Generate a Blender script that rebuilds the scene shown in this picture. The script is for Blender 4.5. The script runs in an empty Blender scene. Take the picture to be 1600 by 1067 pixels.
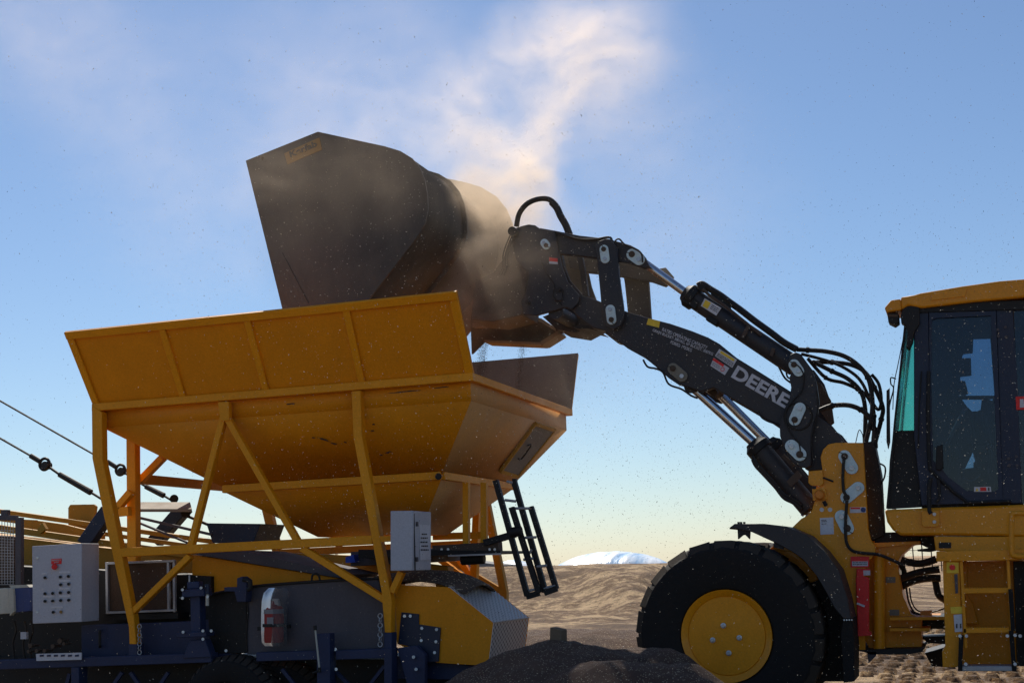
import bpy, bmesh, math, random
from mathutils import Vector, Matrix, noise
from mathutils.geometry import tessellate_polygon
random.seed(7)
V = Vector
sc = bpy.context.scene
COL = sc.collection

# ------------------------------------------------------------------ camera
F, CX, CY = 2100.0, 800.0, 533.5
PHI, PITCH, ROLL = math.radians(18.2), math.radians(9.50), 0.027
CAM = V((0, 0, 1.34))
fwd = V((-math.sin(PHI)*math.cos(PITCH), math.cos(PHI)*math.cos(PITCH), math.sin(PITCH)))
r0 = V((math.cos(PHI), math.sin(PHI), 0)); u0 = r0.cross(fwd)
rt = r0*math.cos(ROLL) - u0*math.sin(ROLL)
up = r0*math.sin(ROLL) + u0*math.cos(ROLL)
cd = bpy.data.cameras.new('camera'); cam = bpy.data.objects.new('camera', cd); COL.objects.link(cam)
m = Matrix((rt, up, -fwd)).transposed().to_4x4(); m.translation = CAM
cam.matrix_world = m
cd.sensor_width = 36; cd.lens = 36*F/1600; cd.clip_start = .1; cd.clip_end = 9000
sc.camera = cam

# ------------------------------------------------------------------ light
SUN_EL, SUN_HD = math.radians(47), math.radians(-29)     # heading measured from +Y towards +X
sd = V((math.sin(SUN_HD)*math.cos(SUN_EL), math.cos(SUN_HD)*math.cos(SUN_EL), math.sin(SUN_EL)))
sl = bpy.data.lights.new('sun', 'SUN'); sl.energy = 5.0; sl.angle = math.radians(.5); sl.color = (1, .93, .82)
so = bpy.data.objects.new('sun', sl); COL.objects.link(so)
so.rotation_euler = sd.to_track_quat('Z', 'Y').to_euler()
w = bpy.data.worlds.new('World'); sc.world = w; w.use_nodes = True
nt = w.node_tree; bg = nt.nodes['Background']
sky = nt.nodes.new('ShaderNodeTexSky'); sky.sky_type = 'NISHITA'; sky.sun_disc = False
sky.sun_elevation = SUN_EL; sky.sun_rotation = SUN_HD
sky.air_density = 1.0; sky.dust_density = 0.28; sky.ozone_density = 5.5; sky.altitude = 0
nt.links.new(sky.outputs[0], bg.inputs[0]); bg.inputs[1].default_value = .088
sc.view_settings.view_transform = 'Standard'; sc.view_settings.look = 'None'
sc.view_settings.exposure = .15; sc.view_settings.gamma = 1
sc.cycles.volume_bounces = 1; sc.cycles.transparent_max_bounces = 16

# ------------------------------------------------------------------ helpers
def ray(u, v):
    return (fwd*F + rt*(u-CX) + up*(CY-v)).normalized()
def PY(u, v, Y):
    d = ray(u, v); return CAM + d*((Y-CAM.y)/d.y)
def PX(u, v, X):
    d = ray(u, v); return CAM + d*((X-CAM.x)/d.x)
def PP(u, v, p0, n):
    d = ray(u, v); return CAM + d*((p0-CAM).dot(n)/d.dot(n))
def PD(u, v, dist):
    return CAM + ray(u, v)*dist
MPP = lambda Y: Y*1.05/F                     # metres per photo pixel near plane Y

class MB:
    def __init__(s): s.bm = bmesh.new()
    def prism(s, pts, vec):
        a = [s.bm.verts.new(p) for p in pts]; b = [s.bm.verts.new(p+vec) for p in pts]
        n = len(pts)
        s.bm.faces.new(a); s.bm.faces.new(b[::-1])
        for i in range(n): s.bm.faces.new((a[i], b[i], b[(i+1) % n], a[(i+1) % n]))
        return s
    def pl(s, px, Y, th):
        return s.prism([PY(u, v, Y) for u, v in px], V((0, th, 0)))
    def strip(s, px, wd, Y, th):             # polyline of constant pixel width on plane Y
        P = [V(p) for p in px]; L = []; R_ = []
        for i, p in enumerate(P):
            a = P[i]-P[i-1] if i else P[1]-P[0]; b = P[i+1]-P[i] if i < len(P)-1 else a
            a = a.normalized(); b = b.normalized(); t = (a+b).normalized()
            n = V((-t.y, t.x)); k = wd/2/max(.4, n.dot(V((-a.y, a.x))))
            L.append(p+n*k); R_.append(p-n*k)
        for i in range(len(P)-1):
            s.pl([L[i], L[i+1], R_[i+1], R_[i]], Y, th)
        return s
    def quad(s, *p):
        s.bm.faces.new([s.bm.verts.new(q) for q in p]); return s
    def box(s, c, ex, ey, ez):
        o = c-ex-ey-ez
        return s.prism([o, o+2*ex, o+2*ex+2*ez, o+2*ez], 2*ey)
    def bx(s, x0, x1, y0, y1, z0, z1):
        return s.prism([V((x0, y0, z0)), V((x1, y0, z0)), V((x1, y0, z1)), V((x0, y0, z1))], V((0, y1-y0, 0)))
    def bar(s, a, b, wx, wz, ref=V((0, 0, 1))):
        d = (b-a).normalized(); x = d.cross(ref)
        if x.length < .05: x = d.cross(V((1, 0, 0)))
        x.normalize(); z = x.cross(d)
        return s.prism([a-x*wx/2-z*wz/2, a+x*wx/2-z*wz/2, a+x*wx/2+z*wz/2, a-x*wx/2+z*wz/2], b-a)
    def ring(s, c, x, y, r, n):
        return [s.bm.verts.new(c+x*(r*math.cos(2*math.pi*i/n))+y*(r*math.sin(2*math.pi*i/n))) for i in range(n)]
    def skin(s, rings, cap=True):
        n = len(rings[0])
        for a, b in zip(rings, rings[1:]):
            for i in range(n): s.bm.faces.new((a[i], a[(i+1) % n], b[(i+1) % n], b[i]))
        if cap: s.bm.faces.new(rings[0][::-1]); s.bm.faces.new(rings[-1])
        return s
    def lathe(s, c, ax, prof, n=24, cap=True):    # prof: (radius, height along ax)
        ax = ax.normalized(); x = ax.cross(V((0, 0, 1)))
        if x.length < .1: x = ax.cross(V((0, 1, 0)))
        x.normalize(); y = ax.cross(x)
        return s.skin([s.ring(c+ax*h, x, y, max(r, 1e-4), n) for r, h in prof], cap)
    def cyl(s, a, b, r, n=16, r2=None):
        return s.lathe(a, b-a, [(r, 0), (r if r2 is None else r2, (b-a).length)], n)
    def tube(s, pts, r, n=8, smooth=True):
        P = list(pts)
        if smooth and len(P) > 2:
            Q = []
            for i in range(len(P)-1):
                p0 = P[max(i-1, 0)]; p1 = P[i]; p2 = P[i+1]; p3 = P[min(i+2, len(P)-1)]
                for k in range(6):
                    t = k/6
                    Q.append(.5*((2*p1)+(p2-p0)*t+(2*p0-5*p1+4*p2-p3)*t*t+(3*p1-p0-3*p2+p3)*t**3))
            P = Q+[P[-1]]
        rings = []; x = None
        for i, p in enumerate(P):
            d = (P[min(i+1, len(P)-1)]-P[max(i-1, 0)]).normalized()
            if x is None:
                x = d.cross(V((0, 1, 0)));
                if x.length < .1: x = d.cross(V((1, 0, 0)))
            x = (x-d*x.dot(d)).normalized()
            rings.append(s.ring(p, x, d.cross(x), r, n))
        return s.skin(rings)
    def torus(s, c, ax, R, r, n=24, k=8):
        ax = ax.normalized(); x = ax.orthogonal().normalized(); y = ax.cross(x); rings = []
        for i in range(n):
            a = 2*math.pi*i/n; d = x*math.cos(a)+y*math.sin(a)
            rings.append(s.ring(c+d*R, d, ax, r, k))
        return s.skin(rings+[rings[0]], cap=False)
    def holes(s, outer, holes, Y, th):        # plate with openings
        loops = [[PY(u, v, Y) for u, v in l] for l in [outer]+holes]
        flat = [p for l in loops for p in l]
        A = [s.bm.verts.new(p) for p in flat]; B = [s.bm.verts.new(p+V((0, th, 0))) for p in flat]
        for t in tessellate_polygon(loops):
            try: s.bm.faces.new([A[i] for i in t]); s.bm.faces.new([B[i] for i in t][::-1])
            except ValueError: pass
        k = 0
        for l in loops:
            n = len(l)
            for i in range(n):
                a, b = k+i, k+(i+1) % n
                s.bm.faces.new((A[a], A[b], B[b], B[a]))
            k += n
        return s
    def build(s, name, mat, parent=None, bevel=0, solid=0, label=None, sharp=35):
        bmesh.ops.recalc_face_normals(s.bm, faces=s.bm.faces)
        o_loc = root_loc(parent)
        if parent is None:
            pts = [v.co for v in s.bm.verts]
            o_loc = V(((min(p.x for p in pts)+max(p.x for p in pts))/2, (min(p.y for p in pts)+max(p.y for p in pts))/2, min(p.z for p in pts)))
        bmesh.ops.translate(s.bm, vec=-o_loc, verts=s.bm.verts)
        me = bpy.data.meshes.new(name); s.bm.to_mesh(me); s.bm.free()
        me.materials.append(M[mat] if isinstance(mat, str) else mat)
        me.shade_smooth(); me.set_sharp_from_angle(angle=math.radians(sharp))
        o = bpy.data.objects.new(name, me); COL.objects.link(o)
        if parent is None: o.location = o_loc
        else: o.parent = parent
        if solid:
            md = o.modifiers.new('solid', 'SOLIDIFY'); md.thickness = solid; md.offset = 0
        if bevel:
            md = o.modifiers.new('bevel', 'BEVEL'); md.width = bevel; md.segments = 2; md.limit_method = 'ANGLE'; md.angle_limit = math.radians(40)
        if label: o['label'] = label
        return o
def root_loc(o):
    if o is None: return V((0, 0, 0))
    while o.parent: o = o.parent
    return o.location.copy()
def thing(name, label, cat, loc, group=None):
    o = bpy.data.objects.new(name, None); COL.objects.link(o); o.location = loc; o.empty_display_size = .2
    o['label'] = label; o['category'] = cat
    if group: o['group'] = group
    return o
def tag(o, label, cat, group=None):
    o['label'] = label; o['category'] = cat
    if group: o['group'] = group
    return o
def text(s, pl, pr, hpx, Y, name, mat, parent, bold=0, plane=None, shear=0):
    """lettering fitted between two baseline pixels on plane Y (or another plane)"""
    cu = bpy.data.curves.new('t', 'FONT'); cu.body = s; cu.size = 1; cu.extrude = .01; cu.offset = bold; cu.shear = shear
    o = bpy.data.objects.new('t', cu); COL.objects.link(o)
    bpy.context.view_layer.update()
    me = bpy.data.meshes.new_from_object(o.evaluated_get(bpy.context.evaluated_depsgraph_get()))
    bpy.data.objects.remove(o); bpy.data.curves.remove(cu)
    xs = [v.co.x for v in me.vertices]; ys = [v.co.y for v in me.vertices]
    x0, x1, y0, y1 = min(xs), max(xs), min(ys), max(ys)
    if plane: a, b = PP(*pl, *plane), PP(*pr, *plane); n = plane[1]
    else: a, b = PY(*pl, Y), PY(*pr, Y); n = V((0, -1, 0))
    ex = (b-a); L = ex.length; ex.normalize(); ey = n.cross(ex).normalized()
    H = hpx*(a-CAM).length/F
    root = root_loc(parent)
    for v in me.vertices:
        c = v.co
        v.co = a + ex*((c.x-x0)/(x1-x0)*L) + ey*((c.y-y0)/(y1-y0)*H) + n*(.001+.15*(c.z+.01)) - root
    me.materials.clear(); me.materials.append(M[mat])
    ob = bpy.data.objects.new(name, me); COL.objects.link(ob); ob.parent = parent
    return ob

# ------------------------------------------------------------------ materials
M = {}
def nodes(name):
    m = bpy.data.materials.new(name); m.use_nodes = True; n = m.node_tree.nodes; l = m.node_tree.links
    return m, n, l, n['Principled BSDF']
def paint(name, col, rough=.45, metal=0, grime=(.12, .09, .06), amt=.35, sc_=3.0, bump=.15, spots=.0, bs=60, coat=0, spotcol=(.05, .02, .01)):
    """base colour broken up by dust films, fine speckle and worn or rusty spots"""
    m, n, l, b = nodes(name)
    tc = n.new('ShaderNodeTexCoord')
    n1 = n.new('ShaderNodeTexNoise'); n1.inputs['Scale'].default_value = sc_; n1.inputs['Detail'].default_value = 8; n1.inputs['Roughness'].default_value = .65
    mp = n.new('ShaderNodeMapping'); mp.inputs['Scale'].default_value = (1, 1, .45)
    l.new(tc.outputs['Object'], mp.inputs[0]); l.new(mp.outputs[0], n1.inputs['Vector'])
    r1 = n.new('ShaderNodeValToRGB'); r1.color_ramp.elements[0].position = .35; r1.color_ramp.elements[1].position = .75
    l.new(n1.outputs['Fac'], r1.inputs[0])
    mu = n.new('ShaderNodeMath'); mu.operation = 'MULTIPLY'; mu.inputs[1].default_value = amt; l.new(r1.outputs[0], mu.inputs[0])
    mx = n.new('ShaderNodeMix'); mx.data_type = 'RGBA'; mx.inputs['A'].default_value = (*col, 1); mx.inputs['B'].default_value = (*grime, 1)
    l.new(mu.outputs[0], mx.inputs['Factor'])
    out = mx.outputs['Result']
    n2 = n.new('ShaderNodeTexNoise'); n2.inputs['Scale'].default_value = bs; n2.inputs['Detail'].default_value = 4
    l.new(tc.outputs['Object'], n2.inputs['Vector'])
    hs = n.new('ShaderNodeMapRange'); hs.inputs[3].default_value = .82; hs.inputs[4].default_value = 1.18
    l.new(n2.outputs['Fac'], hs.inputs[0])
    m2 = n.new('ShaderNodeVectorMath'); m2.operation = 'SCALE'; l.new(out, m2.inputs[0]); l.new(hs.outputs[0], m2.inputs['Scale']); out = m2.outputs[0]
    if spots:
        n3 = n.new('ShaderNodeTexNoise'); n3.inputs['Scale'].default_value = 6; n3.inputs['Detail'].default_value = 10; n3.inputs['Roughness'].default_value = .8
        l.new(tc.outputs['Object'], n3.inputs['Vector'])
        r3 = n.new('ShaderNodeValToRGB'); r3.color_ramp.elements[0].position = .72-spots; r3.color_ramp.elements[1].position = .75-spots
        l.new(n3.outputs['Fac'], r3.inputs[0])
        m3 = n.new('ShaderNodeMix'); m3.data_type = 'RGBA'; m3.inputs['B'].default_value = (*spotcol, 1)
        l.new(r3.outputs[0], m3.inputs['Factor']); l.new(out, m3.inputs['A']); out = m3.outputs['Result']
    l.new(out, b.inputs['Base Color'])
    rr = n.new('ShaderNodeMapRange'); rr.inputs[3].default_value = max(.05, rough-.12); rr.inputs[4].default_value = min(1, rough+.3)
    l.new(n1.outputs['Fac'], rr.inputs[0]); l.new(rr.outputs[0], b.inputs['Roughness'])
    b.inputs['Metallic'].default_value = metal; b.inputs['Specular IOR Level'].default_value = .3 if not metal else .5; b.inputs['Coat Weight'].default_value = coat
    bp = n.new('ShaderNodeBump'); bp.inputs['Strength'].default_value = bump; bp.inputs['Distance'].default_value = .01
    l.new(n2.outputs['Fac'], bp.inputs['Height']); l.new(bp.outputs[0], b.inputs['Normal'])
    M[name] = m; return m
paint('hopper_yellow', (.76, .275, .002), .5, amt=.3, grime=(.42, .15, .005), spots=.03, bump=.1)
paint('hopper_dusty', (.64, .33, .11), .6, amt=.4, grime=(.42, .28, .18), bump=.1)
paint('frame_yellow', (.80, .315, .003), .45, amt=.3, grime=(.45, .17, .01), spots=.02, bump=.1)
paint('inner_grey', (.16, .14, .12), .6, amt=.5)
paint('loader_yellow', (.76, .29, .004), .45, amt=.3, grime=(.44, .17, .01), coat=.2)
paint('dark_paint', (.032, .032, .038), .42, amt=.4, grime=(.09, .07, .05), bump=.25)
paint('bucket_paint', (.065, .055, .044), .42, amt=.6, grime=(.19, .155, .12), sc_=2, bump=.12)  # tan grime layer also carries airborne haze, put into the colour
paint('bucket_tan', (.3, .24, .17), .6, amt=.5)  # dusty tan of ring and lips, with the light on them in the colour
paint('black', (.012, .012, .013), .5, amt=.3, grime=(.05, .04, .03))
paint('hose', (.014, .013, .013), .45, amt=.6, grime=(.07, .05, .035), bump=.5)
paint('rubber', (.011, .010, .010), .8, amt=.5, grime=(.03, .023, .018), bump=.6, bs=35)
paint('tread_dust', (.045, .034, .026), .9, amt=.6, grime=(.05, .04, .03), sc_=9)
paint('boom_yellow', (.46, .235, .02), .55, amt=.45, grime=(.2, .11, .03), spots=.03)  # darker yellow: strong bounce light on boom and far frame offset in the colour
paint('hatch_steel', (.20, .185, .175), .6, amt=.4)
paint('dull_red', (.33, .022, .02), .5, amt=.4)
paint('dull_label', (.25, .24, .25), .6)
paint('hazed_dark', (.085, .065, .048), .7, amt=.6, grime=(.06, .045, .035), sc_=5)  # far copies of the dark linkage: warm airborne haze put into the colour
paint('beige', (.30, .25, .19), .7, amt=.3)
paint('chassis_blue', (.024, .036, .09), .5, amt=.4, grime=(.05, .04, .04), spots=.02)
paint('cab_blue', (.014, .024, .055), .35, amt=.2)
paint('side_grey', (.10, .09, .10), .7, amt=.5, grime=(.07, .06, .06))
paint('cabinet', (.46, .47, .52), .5, amt=.2, grime=(.35, .3, .26), bump=.04)
paint('pinplate', (.66, .82, .85), .4, 0, amt=.25)
paint('tanpin', (.25, .23, .18), .6, .2)
paint('galv', (.42, .43, .45), .45, .5, amt=.35, grime=(.25, .2, .16))
paint('chrome', (.55, .56, .6), .12, 1, amt=.15, grime=(.2, .18, .16), bump=.02)
paint('bolt', (.5, .52, .55), .3, .8)
paint('red', (.8, .03, .03), .4, amt=.2)
paint('white_mark', (.62, .62, .62), .5, amt=.1)
paint('letter', (.62, .62, .66), .5, amt=.25)
paint('sticker_yellow', (.85, .58, .05), .5, amt=.2)
paint('orange', (.7, .22, .02), .4)
paint('badge', (.36, .19, .05), .6, amt=.4)
paint('badge_ink', (.07, .06, .05), .6)
paint('blue_box', (.03, .06, .2), .5)
paint('blue_plastic', (.02, .08, .55), .4)
paint('cream', (.55, .53, .45), .5)
paint('brown_mesh', (.09, .05, .03), .8, amt=.5, bs=150, bump=.8)
paint('wood', (.16, .12, .08), .9, amt=.5, bs=30, bump=.6)
paint('shed', (.2, .2, .2), .7)
paint('steel_rust', (.09, .06, .045), .7, .3, amt=.6)
paint('cable', (.03, .028, .028), .5, .5)

def grainmat(name, c1, c2, fleck, bs=90, bump=.6, streak=0, scale=1.3):
    m, n, l, b = nodes(name); tc = n.new('ShaderNodeTexCoord')
    n1 = n.new('ShaderNodeTexNoise'); n1.inputs['Scale'].default_value = scale; n1.inputs['Detail'].default_value = 9; n1.inputs['Roughness'].default_value = .7
    l.new(tc.outputs['Object'], n1.inputs['Vector'])
    r = n.new('ShaderNodeValToRGB'); r.color_ramp.elements[0].position = .35; r.color_ramp.elements[1].position = .7
    r.color_ramp.elements[0].color = (*c1, 1); r.color_ramp.elements[1].color = (*c2, 1); l.new(n1.outputs['Fac'], r.inputs[0])
    vo = n.new('ShaderNodeTexVoronoi'); vo.inputs['Scale'].default_value = bs; l.new(tc.outputs['Object'], vo.inputs['Vector'])
    fr = n.new('ShaderNodeMath'); fr.operation = 'GREATER_THAN'; fr.inputs[1].default_value = fleck
    sp = n.new('ShaderNodeSeparateColor'); l.new(vo.outputs['Color'], sp.inputs[0]); l.new(sp.outputs[0], fr.inputs[0])
    mx = n.new('ShaderNodeMix'); mx.data_type = 'RGBA'; mx.inputs['B'].default_value = (.5, .4, .26, 1)
    l.new(fr.outputs[0], mx.inputs['Factor']); l.new(r.outputs[0], mx.inputs['A']); l.new(mx.outputs['Result'], b.inputs['Base Color'])
    b.inputs['Roughness'].default_value = .9
    bp = n.new('ShaderNodeBump'); bp.inputs['Strength'].default_value = bump; bp.inputs['Distance'].default_value = .02
    l.new(vo.outputs['Distance'], bp.inputs['Height']); l.new(bp.outputs[0], b.inputs['Normal'])
    M[name] = m
grainmat('heap', (.07, .036, .024), (.15, .085, .052), .945, 160, .8, scale=2.5)
grainmat('belt_grain', (.06, .04, .03), (.2, .15, .1), .93, 80, .8)
# ground: brown soil with paler streaks and tread marks
m, n, l, b = nodes('ground'); tc = n.new('ShaderNodeTexCoord')
mp = n.new('ShaderNodeMapping'); mp.inputs['Scale'].default_value = (.45, .9, 1); mp.inputs['Rotation'].default_value = (0, 0, .3)
l.new(tc.outputs['Object'], mp.inputs[0])
n1 = n.new('ShaderNodeTexNoise'); n1.inputs['Scale'].default_value = .9; n1.inputs['Detail'].default_value = 14; n1.inputs['Roughness'].default_value = .72; n1.inputs['Distortion'].default_value = .15
l.new(mp.outputs[0], n1.inputs['Vector'])
r = n.new('ShaderNodeValToRGB'); cr = r.color_ramp
cr.elements[0].position = .33; cr.elements[0].color = (.115, .066, .036, 1); cr.elements[1].position = .50; cr.elements[1].color = (.28, .17, .085, 1)
e = cr.elements.new(.59); e.color = (.68, .47, .26, 1)
nf = n.new('ShaderNodeTexNoise'); nf.inputs['Scale'].default_value = 3.2; nf.inputs['Detail'].default_value = 12; nf.inputs['Roughness'].default_value = .8
l.new(tc.outputs['Object'], nf.inputs['Vector'])
mxx = n.new('ShaderNodeMath'); mxx.operation = 'MULTIPLY_ADD'; mxx.inputs[1].default_value = .75; mxx.inputs[2].default_value = -.375; l.new(nf.outputs['Fac'], mxx.inputs[0])
mxy = n.new('ShaderNodeMath'); mxy.operation = 'ADD'; l.new(mxx.outputs[0], mxy.inputs[0]); l.new(n1.outputs['Fac'], mxy.inputs[1])
l.new(mxy.outputs[0], r.inputs[0]); l.new(r.outputs[0], b.inputs['Base Color']); b.inputs['Roughness'].default_value = .95
n2 = n.new('ShaderNodeTexNoise'); n2.inputs['Scale'].default_value = 4; n2.inputs['Detail'].default_value = 10; n2.inputs['Roughness'].default_value = .75
l.new(tc.outputs['Object'], n2.inputs['Vector'])
bp = n.new('ShaderNodeBump'); bp.inputs['Strength'].default_value = 1.0; bp.inputs['Distance'].default_value = .3
l.new(n2.outputs['Fac'], bp.inputs['Height']); l.new(bp.outputs[0], b.inputs['Normal']); M['ground'] = m
# tarpaulin
m, n, l, b = nodes('tarp'); tc = n.new('ShaderNodeTexCoord')
wv = n.new('ShaderNodeTexNoise'); wv.inputs['Scale'].default_value = .5; wv.inputs['Detail'].default_value = 5
mp = n.new('ShaderNodeMapping'); mp.inputs['Scale'].default_value = (1.5, .3, .3); mp.inputs['Rotation'].default_value = (0, .5, 0)
l.new(tc.outputs['Object'], mp.inputs[0]); l.new(mp.outputs[0], wv.inputs['Vector'])
r = n.new('ShaderNodeValToRGB'); r.color_ramp.elements[0].position = .4; r.color_ramp.elements[0].color = (.3, .5, .72, 1)
r.color_ramp.elements[1].position = .62; r.color_ramp.elements[1].color = (.85, .88, .9, 1)
l.new(wv.outputs['Fac'], r.inputs[0]); l.new(r.outputs[0], b.inputs['Base Color']); b.inputs['Roughness'].default_value = .35
bp = n.new('ShaderNodeBump'); bp.inputs['Strength'].default_value = .6; bp.inputs['Distance'].default_value = .5
l.new(wv.outputs['Fac'], bp.inputs['Height']); l.new(bp.outputs[0], b.inputs['Normal']); M['tarp'] = m
def glass(name, tint, rough=.06, base=None):
    m, n, l, b = nodes(name); n.remove(b); out = n['Material Output']
    t = n.new('ShaderNodeBsdfTransparent'); t.inputs[0].default_value = (*tint, 1)
    g = n.new('ShaderNodeBsdfGlossy'); g.inputs['Roughness'].default_value = rough; g.inputs[0].default_value = (.9, .95, 1, 1)
    fr = n.new('ShaderNodeFresnel'); fr.inputs[0].default_value = 1.45
    mx = n.new('ShaderNodeMixShader'); l.new(fr.outputs[0], mx.inputs[0]); l.new(t.outputs[0], mx.inputs[1]); l.new(g.outputs[0], mx.inputs[2])
    last = mx
    if base:      # dust film on the pane
        d = n.new('ShaderNodeBsdfDiffuse'); d.inputs[0].default_value = (*base, 1)
        no = n.new('ShaderNodeTexNoise'); no.inputs['Scale'].default_value = 4; no.inputs['Detail'].default_value = 8
        mr = n.new('ShaderNodeMapRange'); mr.inputs[1].default_value = .3; mr.inputs[3].default_value = .02; mr.inputs[4].default_value = .16
        l.new(no.outputs['Fac'], mr.inputs[0])
        m2 = n.new('ShaderNodeMixShader'); l.new(mr.outputs[0], m2.inputs[0]); l.new(mx.outputs[0], m2.inputs[1]); l.new(d.outputs[0], m2.inputs[2]); last = m2
    l.new(last.outputs[0], out.inputs['Surface']); M[name] = m
glass('glass_dark', (.26, .37, .48), base=(.03, .07, .20))
glass('glass_teal', (.28, .70, .60), base=(.2, .35, .3))
glass('glass_clear', (.8, .92, .9))
glass('bag', (.72, .72, .75), base=(.25, .25, .27), rough=.45)
# perforated sheet: a real grid of openings cut by transparency in the sheet's own coordinates
m, n, l, b = nodes('perforated'); uv = n.new('ShaderNodeUVMap'); sp = n.new('ShaderNodeSeparateXYZ'); l.new(uv.outputs[0], sp.inputs[0])
def mth(op, a, bval):
    k = n.new('ShaderNodeMath'); k.operation = op
    for i, q in enumerate((a, bval)):
        if q is None: continue
        if isinstance(q, (int, float)): k.inputs[i].default_value = q
        else: l.new(q, k.inputs[i])
    return k.outputs[0]
row = mth('FLOOR', mth('DIVIDE', sp.outputs[1], .042), None)
off = mth('MULTIPLY', mth('MODULO', row, 2.0), .5)
fx = mth('SUBTRACT', mth('FRACT', mth('ADD', mth('DIVIDE', sp.outputs[0], .045), off), None), .5)
fy = mth('SUBTRACT', mth('FRACT', mth('DIVIDE', sp.outputs[1], .042), None), .5)
dd = mth('ADD', mth('MULTIPLY', fx, fx), mth('MULTIPLY', fy, fy))
al = mth('GREATER_THAN', dd, .115)
l.new(al, b.inputs['Alpha']); b.inputs['Base Color'].default_value = (.6, .57, .54, 1); b.inputs['Roughness'].default_value = .5; b.inputs['Metallic'].default_value = .2
M['perforated'] = m

# ------------------------------------------------------------------ ground
def gh(x, y):
    d = math.hypot(x, y); hd = math.degrees(math.atan2(x, y))
    z = 0
    if d < 16 and x < -2.5:                            # ground drops a little under the trailer
        z -= .35*min(1, (-2.5-x)/3)
    nz = noise.noise(V((x*.12, y*.12, 3)))
    # long low ridge of bulldozed soil
    k = 1/(1+math.exp((hd+5.0)/1.2))
    s = max(0, min(1, (d-37-4*noise.noise(V((hd*.25, 2, 2))))/7.5)); s = s*s*(3-2*s)
    big = noise.noise(V((x*.07, y*.05, 9)))
    z += k*s*(1.30+.05*big)*max(0, min(1, (80-d)/12))
    gul = noise.noise(V((x*.25+y*.1, y*.12, 1)))
    z += k*s*(1-s)*1.9*gul
    if 28 < d < 62:
        q = min(1, (d-28)/6)*min(1, (62-d)/6)
        z += k*q*(.10*noise.noise(V((x*.9, y*.9, 2)))*(1 if s < .97 else .25)+.05*noise.noise(V((x*2.6, y*2.2, 7)))*(1 if s < .97 else .3))
    if d > 12:
        z += .05*noise.noise(V((x*.5, y*.8, 5)))*min(1, (d-12)/10)
        z += k*.10*math.sin(d*.9+2*nz)*(1 if 20 < d < 40 else 0)*min(1, (d-20)/4 if d < 30 else (40-d)/4)*.6
    return z
def build_ground():
    bm = bmesh.new()
    # fan from behind the camera: polar grid, dense where the photo looks
    hds = [-180+i*10 for i in range(14)] + [-41+i*.16 for i in range(0, 324)] + [12+i*8 for i in range(21)]
    hds = sorted(set(round(h, 3) for h in hds if h < 180))
    ds = [0.0]; d = .8
    while d < 7000:
        ds.append(d); d += (.22 if 30 < d < 60 else max(.10 if 13 < d < 22 else .3, d*.016)) if d < 90 else d*.12
    rows = []
    for d in ds[1:]:
        rows.append([bm.verts.new((d*math.sin(math.radians(h)), d*math.cos(math.radians(h)), gh(d*math.sin(math.radians(h)), d*math.cos(math.radians(h))))) for h in hds])
    c = bm.verts.new((0, 0, 0)); n = len(hds)
    for i in range(n): bm.faces.new((c, rows[0][i], rows[0][(i+1) % n]))
    for a, b_ in zip(rows, rows[1:]):
        for i in range(n): bm.faces.new((a[i], b_[i], b_[(i+1) % n], a[(i+1) % n]))
    bmesh.ops.recalc_face_normals(bm, faces=bm.faces)
    me = bpy.data.meshes.new('ground'); bm.to_mesh(me); bm.free(); me.materials.append(M['ground']); me.shade_smooth()
    o = bpy.data.objects.new('ground', me); COL.objects.link(o); o['kind'] = 'structure'
    return o
build_ground()
# tread marks pressed into the soil behind the loader: raised lug blocks as one surface
def tracks():
    bm = bmesh.new()
    for row in range(38):
        y0 = 14.4+row*.30
        x = -2.6 if row > 4 else -1.0
        while x < 3.4+row*.12:
            yy = y0+.06*math.sin(x*1.1+row)-x*.10+.02*random.random()
            L = .11+.05*random.random(); w_ = .09+.03*random.random(); sh = .05 if (row//2) % 2 else -.05; h = .02+.035*random.random()
            q = [V((x, yy, 0)), V((x+L, yy, 0)), V((x+L+sh, yy+w_, 0)), V((x+sh, yy+w_, 0))]
            base = [bm.verts.new(V((p.x, p.y, gh(p.x, p.y)-.01))) for p in q]
            c = sum(q, V((0, 0, 0)))/4
            top = [bm.verts.new(V((c.x+(p.x-c.x)*.65, c.y+(p.y-c.y)*.6, gh(p.x, p.y)+h*random.uniform(.8, 1.2)))) for p in q]
            bm.faces.new(top)
            for i in range(4): bm.faces.new((base[i], base[(i+1) % 4], top[(i+1) % 4], top[i]))
            x += .21+.03*random.random()
    bmesh.ops.recalc_face_normals(bm, faces=bm.faces)
    me = bpy.data.meshes.new('tread_marks'); bm.to_mesh(me); bm.free(); me.materials.append(M['ground']); me.shade_smooth()
    o = bpy.data.objects.new('tread_marks', me); COL.objects.link(o); o['kind'] = 'structure'
tracks()

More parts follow.
